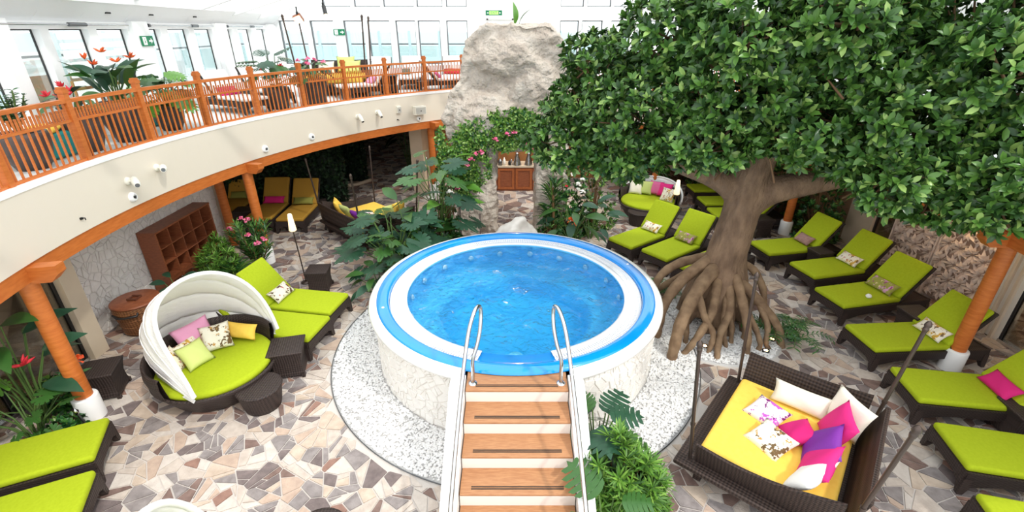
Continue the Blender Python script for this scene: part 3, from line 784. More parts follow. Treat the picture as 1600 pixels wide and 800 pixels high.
ICF = np.array([(0, 11, 5), (0, 5, 1), (0, 1, 7), (0, 7, 10), (0, 10, 11), (1, 5, 9), (5, 11, 4), (11, 10, 2), (10, 7, 6), (7, 1, 8), (3, 9, 4), (3, 4, 2), (3, 2, 6), (3, 6, 8), (3, 8, 9), (4, 9, 5), (2, 4, 11), (6, 2, 10), (8, 6, 7), (9, 8, 1)])
def pebbles(name, pts, label):
    n = len(pts); s = rng.uniform(.012, .025, (n, 1, 1))*np.stack([rng.uniform(.8, 1.4, n), rng.uniform(.8, 1.2, n), rng.uniform(.5, .8, n)], 1)[:, None, :]
    a = rng.uniform(0, 6.28, n); ca, sa = np.cos(a), np.sin(a)
    B = ICO[None]*s; X = B[..., 0]*ca[:, None]-B[..., 1]*sa[:, None]; Yy = B[..., 0]*sa[:, None]+B[..., 1]*ca[:, None]
    Vv = np.stack([X+pts[:, 0:1], Yy+pts[:, 1:2], B[..., 2]+pts[:, 2:3]], -1).reshape(-1, 3)
    Ff = (ICF[None]+(np.arange(n)*12)[:, None, None]).reshape(-1).astype(np.int32); nf = n*20
    me = bpy.data.meshes.new(name); me.vertices.add(len(Vv)); me.vertices.foreach_set('co', Vv.astype(np.float32).ravel())
    me.loops.add(nf*3); me.loops.foreach_set('vertex_index', Ff); me.polygons.add(nf); me.polygons.foreach_set('loop_start', np.arange(nf, dtype=np.int32)*3)
    me.polygons.foreach_set('material_index', np.repeat((rng.random(n) < .03).astype(np.int32), 20))
    me.materials.append(M['pebble']); me.materials.append(M['pebble_grey']); me.update(calc_edges=True)
    o = link_mesh(name, me); tag(o, label, 'gravel', kind='stuff'); return o
N = 27000; a = rng.uniform(0, 2*PI, N); r = np.sqrt(rng.uniform(2.33**2, (GR-.03)**2, N))
P = np.stack([PC.x+r*np.cos(a), PC.y+r*np.sin(a), rng.uniform(.012, .022, N)], 1)
P = P[~((np.abs(P[:, 0]-.06) < .74) & (P[:, 1] < 5))]
pebbles('gravel', P, 'white gravel ring around the round hot tub')
N = 6500; a = rng.uniform(0, 2*PI, N); r = np.sqrt(rng.uniform(0.02, (TGR-.03)**2, N))
P = np.stack([TG[0]+r*np.cos(a), TG[1]+r*np.sin(a), rng.uniform(.012, .022, N)], 1)
P = P[np.hypot(P[:, 0]-PC.x, P[:, 1]-PC.y) > GR+.03]
pebbles('gravel', P, 'white gravel patch under the tree roots')

# ---- stairs
SX = 0.06
st = empty('pool_stairs', (SX, 3.6, 0), 0, 'wooden stairs with white sides leading up to the hot tub', 'stairs')
rise, run = 0.184, 0.328
for i in range(6):
    z = 1.09-i*rise; yn = 4.43-i*run-3.6
    t = MB(); rbox(t, (0, yn+.175, z-.016), (1.24, .35, .032), .010, 0, None, 2); tr = t.build('tread', 'teak', st)
    g = MB()
    for k in (0, 1): g.span((-.50+.02*i*0, yn+.060+k*.026, z-.002), (.50, yn+.072+k*.026, z+.004))
    g.build('grip_strip', 'rubber', tr)
    rs = MB(); rs.span((-.62, yn+.008, max(0, z-rise-.02)), (.62, yn+.03, z-.03)); rs.build('riser', 'riser_white', st)
for sx in (-1, 1):
    s_ = MB(); yo = -3.6
    poly = [(4.66+yo, 0), (4.66+yo, 1.13), (4.50+yo, 1.15), (4.36+yo, 1.13), (4.43-5*run-.25+yo, 1.13-5*rise-.11), (4.43-5*run-.30+yo, 0)]
    s_.prism(poly, -.09, .09); s_.v = [(sx*.72+z, x, y) for x, y, z in s_.v]
    if True: s_.build('stringer', 'offwhite_gloss', st)
def smooth_path(pts, n=6):
    pts = [Vector(p) for p in pts]; out = []
    P_ = [pts[0]*2-pts[1]] + pts + [pts[-1]*2-pts[-2]]
    for i in range(1, len(P_)-2):
        for k in range(n):
            t = k/n; a, b, c, d = P_[i-1:i+3]
            out.append(0.5*((2*b)+(c-a)*t+(2*a-5*b+4*c-d)*t*t+(3*b-a-3*c+d)*t**3))
    out.append(pts[-1]); return out
for sx, w_ in ((-1, 'left'), (1, 'right')):
    f = lambda x: sx*abs(x)
    pts = [(.54, 4.56, 1.09), (.535, 4.575, 1.25), (.53, 4.59, 1.42), (.475, 4.66, 1.60), (.44, 4.74, 1.78), (.432, 4.81, 1.95), (.45, 4.80, 2.04), (.50, 4.68, 2.03), (.56, 4.50, 1.85), (.61, 4.20, 1.50), (.635, 3.6, 1.16), (.65, 3.0, .83), (.66, 2.55, .58), (.66, 2.46, .40), (.66, 2.44, .02)]
    h = empty('handrail', (SX+sx*.54, 4.56, 1.09), 0, 'curved stainless steel handrail on the %s side of the stairs' % w_, 'handrail', 'stair handrails')
    m1 = MB(); m1.tube([(f(x)-sx*.54, y-4.56, z-1.09) for x, y, z in smooth_path(pts)], .024, 12); m1.build('rail', 'steel', h)
    m1 = MB(); m1.lathe([(0, .014), (.045, .012), (.055, 0)], 18); m1.build('flange', 'steel', h)

# ================================================================== ROCK
from mathutils import noise as mnoise
def remeshed(mb, name, m, voxel, amp=.06, freq=1.4, smooth=4, seed=0.0, warp=None, amp2=.02):
    o = mb.build(name+'_tmp', m); md = o.modifiers.new('r', 'REMESH'); md.mode = 'VOXEL'; md.voxel_size = voxel
    dg = bpy.context.evaluated_depsgraph_get(); me = bpy.data.meshes.new_from_object(o.evaluated_get(dg)); me.name = name
    bpy.data.objects.remove(o)
    bm = bmesh.new(); bm.from_mesh(me)
    for _ in range(smooth): bmesh.ops.smooth_vert(bm, verts=bm.verts, factor=.5, use_axis_x=True, use_axis_y=True, use_axis_z=True)
    bm.normal_update()
    nv = {v: v.normal.copy() for v in bm.verts}
    for v in bm.verts:
        p = v.co*freq+Vector((seed, seed*1.7, 0))
        n1 = mnoise.ridged_multi_fractal(p, 1.0, 2.1, 4, 1.0, 2.0)-1.0 if amp else 0
        n2 = mnoise.noise(v.co*4.5+Vector((seed, 0, 0)))+.6*mnoise.noise(v.co*11+Vector((0, seed, 0)))
        v.co += nv[v]*(amp*n1+amp2*n2)
    bm.to_mesh(me); bm.free()
    for p in me.polygons: p.use_smooth = True
    me.materials.clear(); me.materials.append(M[m]); return me
def ell(mb, c, r, seg=18, T=None):
    mb.lathe([(max(1e-3, math.sin(PI*i/12)), -math.cos(PI*i/12)) for i in range(13)], seg)
    n = 13*seg; mb.v[-n:] = [(c[0]+x*r[0], c[1]+y*r[1], c[2]+z*r[2]) for x, y, z in mb.v[-n:]]
mb = MB()
def slab(prof_l, prof_r, y0, y1):
    zs = [p[1] for p in prof_l]; n = len(zs); V = []
    for (xl, z), (xr, _) in zip(prof_l, prof_r):
        V += [(xl, y0, z), (xr, y0, z), (xr, y1, z), (xl, y1, z)]
    F = [(3, 2, 1, 0), (4*n-4, 4*n-3, 4*n-2, 4*n-1)]
    for i in range(n-1):
        for k in range(4): F.append((4*i+k, 4*i+(k+1) % 4, 4*i+4+(k+1) % 4, 4*i+4+k))
    mb.add(V, F)
slab([(-1.50, -.1), (-1.42, 1.0), (-1.45, 2.7)], [(-.42, -.1), (-.44, 1.0), (-.40, 2.7)], 11.85, 12.85)
slab([(.62, -.1), (.64, 1.0), (.60, 2.7)], [(1.55, -.1), (1.40, 1.0), (1.38, 2.7)], 11.85, 12.85)
slab([(-1.45, 2.26), (-1.60, 2.6), (-1.70, 3.1), (-1.50, 3.55), (-1.22, 3.9), (-1.14, 4.4), (-1.02, 4.75), (-.62, 5.08)],
     [(1.35, 2.26), (1.45, 2.6), (1.42, 3.1), (1.32, 3.6), (1.30, 4.0), (1.24, 4.4), (1.16, 4.8), (.90, 5.12)], 11.80, 13.1)
ell(mb, (-.1, 11.85, 4.45), (.85, .35, .5)); ell(mb, (-.55, 11.8, 3.0), (.9, .3, .6)); ell(mb, (.6, 11.8, 3.6), (.6, .25, .8)); ell(mb, (-.95, 11.85, 1.0), (.45, .25, .9))
me = remeshed(mb, 'rock', 'rock', .04, .075, 2.3, 2, 3.0, amp2=.035)
rock = empty('rock_tower', (0, 12.3, 0), 0, 'tall pale rough artificial rock tower with arched opening behind the hot tub', 'rock')
o = link_mesh('rock_body', me, rock); o.matrix_parent_inverse = Matrix.Translation((0, -12.3, 0))
pm = MB(); pm.span((-1.33, 11.60, .05), (-.86, 11.66, 1.55)); rp = pm.build('access_panel', 'rock', rock); rp.matrix_parent_inverse = Matrix.Translation((0, -12.3, 0))
pm = MB()
for x0, x1, z0, z1 in ((-1.37, -1.33, .05, 1.59), (-.86, -.82, .05, 1.59), (-1.37, -.82, 1.55, 1.59)): pm.span((x0, 11.61, z0), (x1, 11.67, z1))
o = pm.build('panel_joint', 'stone_dark', rock); o.matrix_parent_inverse = Matrix.Translation((0, -12.3, 0))
# boulder in front of the opening
mb = MB(); ell(mb, (0, 0, .40), (.42, .34, .55)); ell(mb, (-.12, .05, .22), (.36, .3, .36)); ell(mb, (.05, 0, .72), (.2, .2, .3))
me = remeshed(mb, 'boulder', 'boulder', .04, .06, 2.2, 2, 9.0)
tag(link_mesh('boulder', me, None, (0.10, 10.1, 0.0), None, (1.3, 1.2, 1.12)), 'pointed white boulder between hot tub and rock opening', 'boulder')

# bar counter seen through the rock
bc = empty('bar_counter', (0.1, 15.9, 0), 0, 'low reddish wood bar counter seen through the rock opening', 'counter')
m1 = MB(); m1.span((-1.2, -.28, 0), (1.2, .3, .82)); m1.build('body', 'red_wood', bc)
m1 = MB(); m1.span((-1.25, -.33, .82), (1.25, .35, .87)); m1.build('worktop', 'beige_wall', bc)
for k in range(4):
    x = -.9+k*.6; m1 = MB()
    for x0, x1, z0, z1 in ((x-.28, x-.2, .06, .78), (x+.2, x+.28, .06, .78), (x-.2, x+.2, .06, .14), (x-.2, x+.2, .70, .78)): m1.span((x0, -.31, z0), (x1, -.28, z1))
    d = m1.build('door', 'cedar', bc); m1 = MB(); m1.span((x-.2, -.29, .14), (x+.2, -.282, .70)); m1.build('panel', 'red_wood', d)
for x, y, h_, r_, lab in ((.17, 15.72, .42, .15, 'large conical steel jug on the bar counter'), (.56, 15.72, .42, .15, 'conical steel jug at the right end of the bar counter')):
    j = empty('steel_jug', (x, y, .87), 0, lab, 'jug', 'conical steel jugs')
    m1 = MB(); m1.lathe([(0, 0), (r_, 0), (r_, .02), (.05, h_-.04), (.05, h_), (0, h_)], 20); m1.build('body', 'steel', j)
    m1 = MB(); m1.tube([(0, -r_*.6, .12), (0, -r_*1.15, .22), (0, -.05, h_-.05)], .008, 6); m1.build('handle', 'black', j)
for x, h_, r_, m_, lab in ((-.40, .22, .075, 'steel_dark', 'small round grey pot at the left of the bar counter'), (-.26, .26, .045, 'flower_white', 'white bottle on the bar counter'), (-.08, .16, .05, 'black', 'small dark jar on the bar counter'), (-.02, .2, .035, 'steel', 'small steel shaker on the bar counter')):
    m1 = MB(); m1.lathe([(0, 0), (r_, 0), (r_*1.05, h_*.5), (r_*.9, h_*.75), (r_*.45, h_*.85), (r_*.45, h_), (0, h_)], 14)
    tag(m1.build('bottle', m_, None, (x, 15.7, .87)), lab, 'bottle', 'things on the bar counter')

# ================================================================== COLUMNS, BRACKETS, RAILING
def column(x, y, label, collar=True, bracket=None, z1=2.23, r=.105, m='orange_wood'):
    c = empty('timber_column', (x, y, 0), 0, label, 'column')
    m1 = MB(); m1.tube([(0, 0, .0 if not collar else .3), (0, 0, z1)], r, 20); m1.build('shaft', m, c)
    if collar:
        m1 = MB(); m1.lathe([(r+.05, 0), (r+.05, .36), (r+.04, .38), (r, .38)], 24); m1.build('collar', 'offwhite_gloss', c)
    if bracket is not None:
        a = bracket; d = Vector((math.cos(a), math.sin(a), 0)); s_ = Vector((-d.y, d.x, 0)); m1 = MB()
        poly = [(-.20, z1+.17), (.42, z1+.17), (.42, z1+.06), (.32, z1-.04), (-.12, z1-.04)]
        V = [d*u+Vector((0, 0, z))+s_*w_ for w_ in (-.08, .08) for u, z in poly]; n = 5
        m1.add(V, [tuple(range(n)), tuple(range(2*n-1, n-1, -1))] + [(i, n+i, n+(i+1) % n, (i+1) % n) for i in range(n)])
        m1.build('bracket', 'orange_wood', c)
    return c
def col_at(a, side, label, collar=True):
    x, y = arc(a, AR+.13, side); i = arc(a, AR-1, side)
    column(x, y, label, collar, math.atan2(i[1]-y, i[0]-x))
col_at(191.2, -1, 'orange timber column with white collar at left beside the planting')
col_at(164.2, -1, 'orange timber column rising behind the pink oleander')
col_at(131.3, -1, 'orange timber column under the balcony left of the rock')
column(-7.12, 11.12, 'dark orange timber column against the end of the stone-clad wall', False)
col_at(185.4, 1, 'orange timber column with white collar in front of the carved panels')
column(7.37, 11.84, 'orange timber column with white collar behind the tree trunk', True)
col_at(138, 1, 'orange timber column at far right back under the balcony')

def railing(side, a0, a1, step, label):
    rl = empty('balcony_railing', (*arc(a0, AR+.09, side), 3.25), 0, label, 'railing'); ox, oy = rl.location.x, rl.location.y
    A = []; a = a0
    while a > a1+step*.4: A.append(a); a -= step
    A.append(a1); n = len(A)-1
    pm = MB(); pm.box((0, 0, .47), (.085, .085, .98)); pm.box((0, 0, .985), (.105, .105, .05)); pm.prism([(-.04, -.04), (.04, -.04), (.04, .04), (-.04, .04)], 1.0, 1.04); pmesh = pm.mesh('post', 'orange_wood')
    bm1 = MB(); bm1.box((0, 0, .405), (.021, .021, .71)); b1m = bm1.mesh('baluster', 'orange_wood')
    bm2 = MB(); bm2.box((0, 0, .715), (.019, .019, .23)); b2m = bm2.mesh('short_baluster', 'orange_wood')
    for i in range(n+1):
        p = arc(A[i], AR+.09, side); rz = math.radians(A[i]) if side < 0 else PI-math.radians(A[i])
        link_mesh('post', pmesh, rl, (p[0]-ox, p[1]-oy, 0), (0, 0, rz))
        if i == n: break
        q = arc(A[i+1], AR+.09, side); P0 = Vector((p[0]-ox, p[1]-oy, 0)); P1 = Vector((q[0]-ox, q[1]-oy, 0)); ang = math.atan2(P1.y-P0.y, P1.x-P0.x)
        for nm, z, wd, ht in (('top_rail', .86, .075, .05), ('middle_rail', .60, .035, .035), ('bottom_rail', .05, .045, .05)):
            m1 = MB(); m1.bar(P0+Vector((0, 0, z)), P1+Vector((0, 0, z)), wd, ht); m1.build(nm, 'orange_wood', rl)
        K = 12
        for k in range(1, 2*K):
            t = k/(2*K); c = P0.lerp(P1, t)
            if k % 2 == 0: link_mesh('baluster', b1m, rl, c, (0, 0, ang))
            c2 = P0.lerp(P1, t)
            if k % 2 == 1: link_mesh('short_baluster', b2m, rl, c2, (0, 0, ang))
    for k in (0,): pass
    return rl
railing(-1, 203.8, A_END, 7.2, 'orange wooden balustrade along the left and back balcony')
railing(1, 150, A_END, 7.1, 'orange wooden balustrade on the far right balcony behind the tree crown')

# ================================================================== FITTINGS ON THE FASCIA
def on_fascia(a, z, off=0.0): p = arc(a, AR-off); return (p[0], p[1], z)
def face_dir(a): return math.radians(a)+PI          # towards the hall
def spot(a, z, label, yaw, pitch, s=1.0):
    o = empty('wall_spotlight', on_fascia(a, z), face_dir(a), label, 'spotlight', 'cream spotlights on the fascia')
    m1 = MB(); T = Matrix.Rotation(PI/2, 4, 'Y'); m1.lathe([(0, .04), (.05, .04), (.06, .02), (.062, 0)], 18); m1.v = [tuple(T @ Vector(p)) for p in m1.v]; m1.build('base', 'fitting', o)
    m1 = MB(); m1.tube([(.02, 0, 0), (.10, 0, .0)], .02, 10); m1.build('arm', 'fitting', o)
    R_ = Matrix.Translation((.12, 0, 0)) @ Matrix.Rotation(yaw, 4, 'Z') @ Matrix.Rotation(pitch, 4, 'Y')
    m1 = MB(); m1.tube([(-.09, 0, 0), (-.07, 0, 0), (.09, 0, 0), (.095, 0, 0), (.16, 0, 0), (.165, 0, 0)], [.035, .052, .056, .048, .046, .04], 16); m1.v = [tuple(R_ @ Vector(p)) for p in m1.v]; m1.build('barrel', 'fitting', o)
    m1 = MB(); m1.tube([(.163, 0, 0), (.17, 0, 0)], .032, 12); m1.v = [tuple(R_ @ Vector(p)) for p in m1.v]; m1.build('lens', 'steel_dark', o)
spot(179.8, 2.84, 'cream barrel spotlight on the fascia, nearest to the left edge', -.8, .2)
spot(176.2, 2.88, 'cream barrel spotlight on the fascia beside the left one, over the shelf', -.9, .0)
spot(145.3, 2.86, 'cream barrel spotlight on the fascia, left one near the rock', -.2, .7)
spot(141.7, 2.89, 'cream barrel spotlight on the fascia between its twin and the small box', -.3, .6)
def nozzle(a, z, label, r=.075):
    o = empty('wall_nozzle', on_fascia(a, z), face_dir(a), label, 'nozzle', 'round white nozzles on the fascia')
    T = Matrix.Rotation(PI/2, 4, 'Y')
    m1 = MB(); m1.lathe([(r*.45, .05), (r*.7, .055), (r, .03), (r*1.05, 0)], 22); m1.v = [tuple(T @ Vector(p)) for p in m1.v]; m1.build('ring', 'offwhite_gloss', o)
    m1 = MB(); m1.lathe([(0, .035), (r*.46, .035)], 16); m1.v = [tuple(T @ Vector(p)) for p in m1.v]; m1.build('disc', 'offwhite_gloss', o)
    m1 = MB(); m1.lathe([(0, .06), (r*.22, .055), (r*.24, .03)], 12); m1.v = [tuple(T @ Vector(p)) for p in m1.v]; m1.build('jet', 'black', o)
nozzle(179.9, 2.585, 'round white nozzle below the left spotlights on the fascia')
nozzle(161.4, 2.59, 'round white nozzle on the fascia above the timber column bracket', .08)
nozzle(153.7, 2.59, 'round white nozzle on the middle of the fascia', .08)
nozzle(133.9, 2.545, 'round white nozzle under the speaker box on the fascia', .07)
def box_fit(a, z, dx, dy, dz, label, m, nm):
    o = empty(nm, on_fascia(a, z), face_dir(a), label, 'speaker' if nm == 'speaker' else 'box')
    m1 = MB(); m1.box((dx/2, 0, 0), (dx, dy, dz)); m1.build('housing', 'fitting', o)
    m1 = MB(); m1.box((dx+.003, 0, -.01), (.006, dy*.9, dz*.8)); m1.build('grille', m, o)
    m1 = MB(); m1.box((dx+.008, .0, -.01), (.006, .03, .03)); m1.build('badge', 'black', o)
box_fit(133.9, 2.80, .16, .38, .24, 'grey fronted speaker box on the fascia beside the rock', 'speaker_grey', 'speaker')
box_fit(137.7, 2.89, .07, .14, .19, 'small grey junction box on the fascia left of the speaker', 'speaker_grey', 'junction_box')
for a, z, lab in ((138.0, 2.61, 'small dark cable outlet under the junction box'), (185.6, 2.62, 'small dark hook on the fascia at the far left')):
    m1 = MB(); m1.box((.01, 0, 0), (.03, .035, .03)); m1.tube([(.02, 0, .01), (.05, .015, .0), (.045, .02, -.03)], .008, 6)
    tag(m1.build('wall_hook', 'black', None, on_fascia(a, z), (0, 0, face_dir(a))), lab, 'hook')

# exit signs
def exit_sign(loc, rz, w_, h_, label, lit=False):
    o = empty('exit_sign', loc, rz, label, 'sign')          # local -y faces the viewer
    m1 = MB(); m1.box((0, 0, 0), (w_, .02, h_)); m1.build('plate', 'sign_green', o)
    m1 = MB(); y = -.0115
    if not lit:
        m1.box((-w_*.25, y, 0), (w_*.30, .003, h_*.78))                                   # doorway
        m1.build('doorway', 'sign_white', o); m1 = MB()
        m1.box((-w_*.25, y-.002, .03*h_/.15), (.018, .003, .018)); m1.bar((-w_*.27, y-.002, .01), (-w_*.23, y-.002, -.03), .003, .02, 0, (0, 1, 0)); m1.bar((-w_*.32, y-.002, -.04), (-w_*.22, y-.002, -.01), .003, .012, 0, (0, 1, 0)); m1.build('running_figure', 'sign_green', o); m1 = MB()
        m1.add([(w_*.10, y, h_*.09), (w_*.26, y, h_*.09), (w_*.26, y, h_*.3), (w_*.44, y, 0), (w_*.26, y, -h_*.3), (w_*.26, y, -h_*.09), (w_*.10, y, -h_*.09)], [(6, 5, 4, 3, 2, 1, 0)])
        m1.build('arrow', 'sign_white', o)
    else:
        m1.box((0, y, 0), (w_*.56, .004, h_*.7)); m1.build('lit_panel', 'sign_lit', o)
        cu = bpy.data.curves.new('exit_text', 'FONT'); cu.body = 'EXIT'; cu.size = h_*.75; cu.align_x = 'CENTER'; cu.align_y = 'CENTER'; cu.extrude = .001
        t_ = bpy.data.objects.new('exit_text', cu); COL.objects.link(t_); dg = bpy.context.evaluated_depsgraph_get()
        me = bpy.data.meshes.new_from_object(t_.evaluated_get(dg)); bpy.data.objects.remove(t_); me.materials.clear(); me.materials.append(M['sign_green'])
        link_mesh('lettering', me, o, (0, y-.004, 0), (PI/2, 0, 0))
        for s_ in (-1, 1):
            m1 = MB(); m1.add([(s_*w_*.33, y, h_*.2), (s_*w_*.44, y, 0), (s_*w_*.33, y, -h_*.2)], [(0, 1, 2) if s_ < 0 else (2, 1, 0)]); m1.build('arrow', 'sign_white', o)
            m1 = MB(); m1.tube([(s_*w_*.25, 0, h_/2), (s_*w_*.25, 0, h_/2+.25)], .006, 6); m1.build('hanger', 'steel', o)
A_, B_ = Vector((-7.2, 6.0, 0)), Vector((-8.35, 18.6, 0)); d_ = (B_-A_).normalized()
p = A_+d_*4.72; nrm = Vector((d_.y, -d_.x, 0))
exit_sign((p.x+nrm.x*.12, p.y+nrm.y*.12, 4.78), math.atan2(d_.y, d_.x), .40, .19, 'green exit sign with arrow on the left window pier')
exit_sign((-6.13, 18.58, 4.90), 0, .40, .20, 'green exit sign with arrow between the back windows')
exit_sign((-0.62, 18.2, 5.50), 0, .56, .15, 'lit green EXIT sign hanging above the rock', True)
# floodlights on the rafters
def flood(x, y, z, label, big):
    o = empty('floodlight', (x, y, z), 0, label, 'floodlight')
    m1 = MB(); m1.tube([(0, 0, .30), (0, 0, .12)], .018, 8); m1.box((0, 0, .14), (.05, .05, .08)); m1.build('bracket', 'black', o)
    if big:
        T = Matrix.Rotation(-.35, 4, 'Y') @ Matrix.Rotation(.5, 4, 'X')
        m1 = MB(); m1.box((0, .03, 0), (.22, .12, .20), T=T); m1.build('housing', 'red_wood', o)
        m1 = MB(); m1.box((0, -.034, 0), (.19, .01, .17), T=T); m1.build('lamp_face', 'bulb', o)
    else:
        m1 = MB(); m1.tube([(0, .02, .1), (.06, -.08, -.12)], .055, 12); m1.build('housing', 'dark_frame', o)
        m1 = MB(); m1.tube([(.06, -.08, -.12), (.062, -.083, -.126)], .045, 12); m1.build('lamp_face', 'bulb', o)
flood(-5.9, 14.6, 5.25, 'lit square floodlight hanging from the roof rafter', True)
flood(-5.15, 14.6, 5.47, 'dark barrel floodlight hanging from the roof rafter', False)
# ================================================================== FURNITURE
def rz_of(d): return math.atan2(-d[0], d[1])              # turns local +Y into direction d
def make_lounger_parts(fab):
    r = empty('sun_lounger')
    W, L = .78, 1.96
    m1 = MB()
    def apron(a, b, n=10, zt=.335, zl=.10, zh=.19):        # arched skirt between two corners
        a = Vector(a); b = Vector(b); d = b-a; nrm = Vector((-d.y, d.x, 0)).normalized()*.02
        V = []; F = []
        for i in range(n+1):
            t = i/n; p = a+d*t; z = zl+(zh-zl)*min(1.0, math.sin(PI*t)*1.6) if 0 < t < 1 else zl
            V += [(p.x-nrm.x, p.y-nrm.y, z), (p.x-nrm.x, p.y-nrm.y, zt), (p.x+nrm.x, p.y+nrm.y, zt), (p.x+nrm.x, p.y+nrm.y, z)]
        for i in range(n):
            for k in range(4): F.append((4*i+k, 4*i+4+k, 4*i+4+(k+1) % 4, 4*i+(k+1) % 4))
        F += [(0, 1, 2, 3), (4*n+3, 4*n+2, 4*n+1, 4*n)]; m1.add(V, F)
    h = W/2-.02
    for a, b in (((-h, .02, 0), (-h, L-.02, 0)), ((h, L-.02, 0), (h, .02, 0)), ((h, .02, 0), (-h, .02, 0)), ((-h, L-.02, 0), (h, L-.02, 0))): apron(a, b)
    m1.span((-h, .02, .295), (h, L-.02, .325)); m1.build('frame', 'wicker', r)
    for sx in (-1, 1):
        for y in (.05, L-.05):
            g = MB(); V = []
            for z, s_ in ((0, .028), (.10, .045), (.25, .04)):
                o_ = .02 if z == 0 else 0
                V += [(sx*(h-.012+o_)+dx*s_, y+(-1 if y < 1 else 1)*o_+dy*s_, z) for dx, dy in ((-1, -1), (1, -1), (1, 1), (-1, 1))]
            g.add(V, [(3, 2, 1, 0)] + [(4*i+k, 4*i+(k+1) % 4, 4*i+4+(k+1) % 4, 4*i+4+k) for i in (0, 1) for k in range(4)]); g.build('leg', 'wicker', r)
    g = MB(); rbox(g, (0, .64, .378), (W-.05, 1.27, .095), .04); g.build('seat_cushion', fab, r)
    T = Matrix.Translation((0, 1.25, .35)) @ Matrix.Rotation(math.radians(52), 4, 'X')
    g = MB(); g.box((0, .42, 0), (W-.02, .84, .045), T=T); g.build('backrest', 'wicker', r)
    g = MB(); rbox(g, (0, .43, .065), (W-.06, .80, .085), .036, T=T); g.build('back_cushion', fab, r)
    return r
PROTO = {}
def lounger(x, y, d, label, fab='green', z=0.0, group='green cushioned sun loungers', sc=1.0, pil=None):
    if fab not in PROTO: PROTO[fab] = [make_lounger_parts(fab), False]
    p, used = PROTO[fab]
    o = copy_tree(p) if used else p
    PROTO[fab][1] = True
    o.location = (x, y, z); o.rotation_euler = (0, 0, rz_of(d)); o.scale = (sc, sc, sc)
    for k in ('label', 'group'): 
        if k in o: del o[k]
    tag(o, label, 'sun lounger', group)
    if pil:
        m, lab = pil[:2]; w_, h_ = pil[2] if len(pil) > 2 else (.50, .26); dx = pil[3] if len(pil) > 3 else 0.0
        q = Matrix.Translation((x, y, z)) @ Matrix.Rotation(rz_of(d), 4, 'Z') @ Matrix.Scale(sc, 4) @ Matrix.Translation((dx, 1.17, .53)) @ Matrix.Rotation(math.radians(40), 4, 'X')
        e = q.to_euler(); pillow(q.to_translation(), w_, h_, .13, e, m, lab)
    return o
lounger(5.76, 10.05, (.98, .19), 'green sun lounger with mauve cushion near the far right column', pil=('mauve', 'mauve striped cushion on a right-hand lounger', (.46, .26)))
lounger(6.14, 8.93, (.97, .22), 'green sun lounger with floral cushion, second of the right row behind the orchid one', pil=('print_floral', 'cream floral cushion on the lounger before the carved panels'))
lounger(6.03, 7.80, (.97, .20), 'green sun lounger with olive orchid-print cushion', pil=('print_purple', 'olive cushion printed with a pink orchid', (.56, .27)))
lounger(5.76, 6.50, (.995, .06), 'green sun lounger behind the near orange column on the right', pil=('print_floral', 'cream cushion with brown flowers beside the near right column', (.52, .26), .05))
lounger(5.65, 5.37, (.985, -.15), 'green sun lounger with magenta cushion at the right edge', pil=('deep_magenta', 'magenta rectangular cushion on the lounger at the right edge', (.52, .27), .02))
lounger(5.38, 4.26, (.975, -.22), 'green sun lounger at the right edge in front of the magenta-cushion one')
lounger(5.0, 3.22, (.97, -.25), 'green sun lounger cut off by the lower right corner')
lounger(5.55, 12.42, (1, .02), 'green sun lounger right behind the tree trunk', pil=('print_leaf', 'patterned cream cushion on the lounger behind the trunk'))
lounger(5.62, 13.42, (1, .03), 'green sun lounger seen to the left of the tree trunk')
lounger(5.74, 14.7, (1, .03), 'green sun lounger furthest back beyond the trunk')
lounger(2.56, 10.32, (.80, .60), 'green sun lounger with floral cushion next to the standing torch by the tub', pil=('print_floral', 'floral cushion on the lounger beside the torch'))
lounger(3.20, 9.66, (.80, .60), 'green sun lounger with purple floral cushion beside the hot tub', pil=('print_purple', 'purple and orange floral cushion on the middle tub-side lounger'))
lounger(3.72, 8.92, (.82, .57), 'green sun lounger half hidden behind the tree trunk', pil=('print_floral', 'pale cushion on the lounger hidden by the trunk', (.5, .26), .1))
lounger(-3.20, 7.56, (-.985, .17), 'green sun lounger with floral cushion behind the canopied daybed', pil=('print_red', 'cream cushion with red and brown flowers on the left lounger', (.54, .28)))
lounger(-3.28, 6.76, (-.985, .17), 'green sun lounger partly hidden by the canopied daybed')
lounger(-5.13, 4.37, (-.90, -.43), 'green sun lounger at the left edge beside the white column collar')
lounger(-4.66, 3.55, (-.90, -.43), 'green sun lounger in the lower left corner')
G2 = 'yellow loungers in the shaded lounge'
lounger(-6.86, 11.95, (-.05, 1), 'yellow lounger with magenta cushion in the shaded lounge', 'yellow_shaded', group=G2, pil=('deep_magenta', 'magenta cushion on a shaded yellow lounger', (.62, .24)))
lounger(-5.97, 11.85, (-.05, 1), 'yellow lounger with olive cushion in the shaded lounge', 'yellow_shaded', group=G2, pil=('olive', 'olive cushion on a shaded yellow lounger', (.60, .24)))
lounger(-8.05, 12.4, (-.1, 1), 'yellow lounger with olive cushion beyond the stone wall end', 'yellow_shaded', group=G2, pil=('olive', 'dark olive cushion on the yellow lounger beyond the wall end', (.5, .24)))
lounger(-9.0, 12.8, (-.1, 1), 'yellow lounger deepest behind the stone wall end', 'yellow_shaded', group=G2)
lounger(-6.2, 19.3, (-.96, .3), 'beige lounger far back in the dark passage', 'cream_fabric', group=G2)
G3 = 'white loungers on the balcony'
lounger(-5.85, 11.35, (-.88, .47), 'white balcony lounger with pink and teal cushions', 'white_fabric', 3.23, G3, .85, ('magenta', 'bright pink cushion on the left white balcony lounger', (.5, .28)))
lounger(-5.9, 12.75, (-.80, .60), 'white balcony lounger behind the red-flowered pot', 'white_fabric', 3.23, G3, .85)
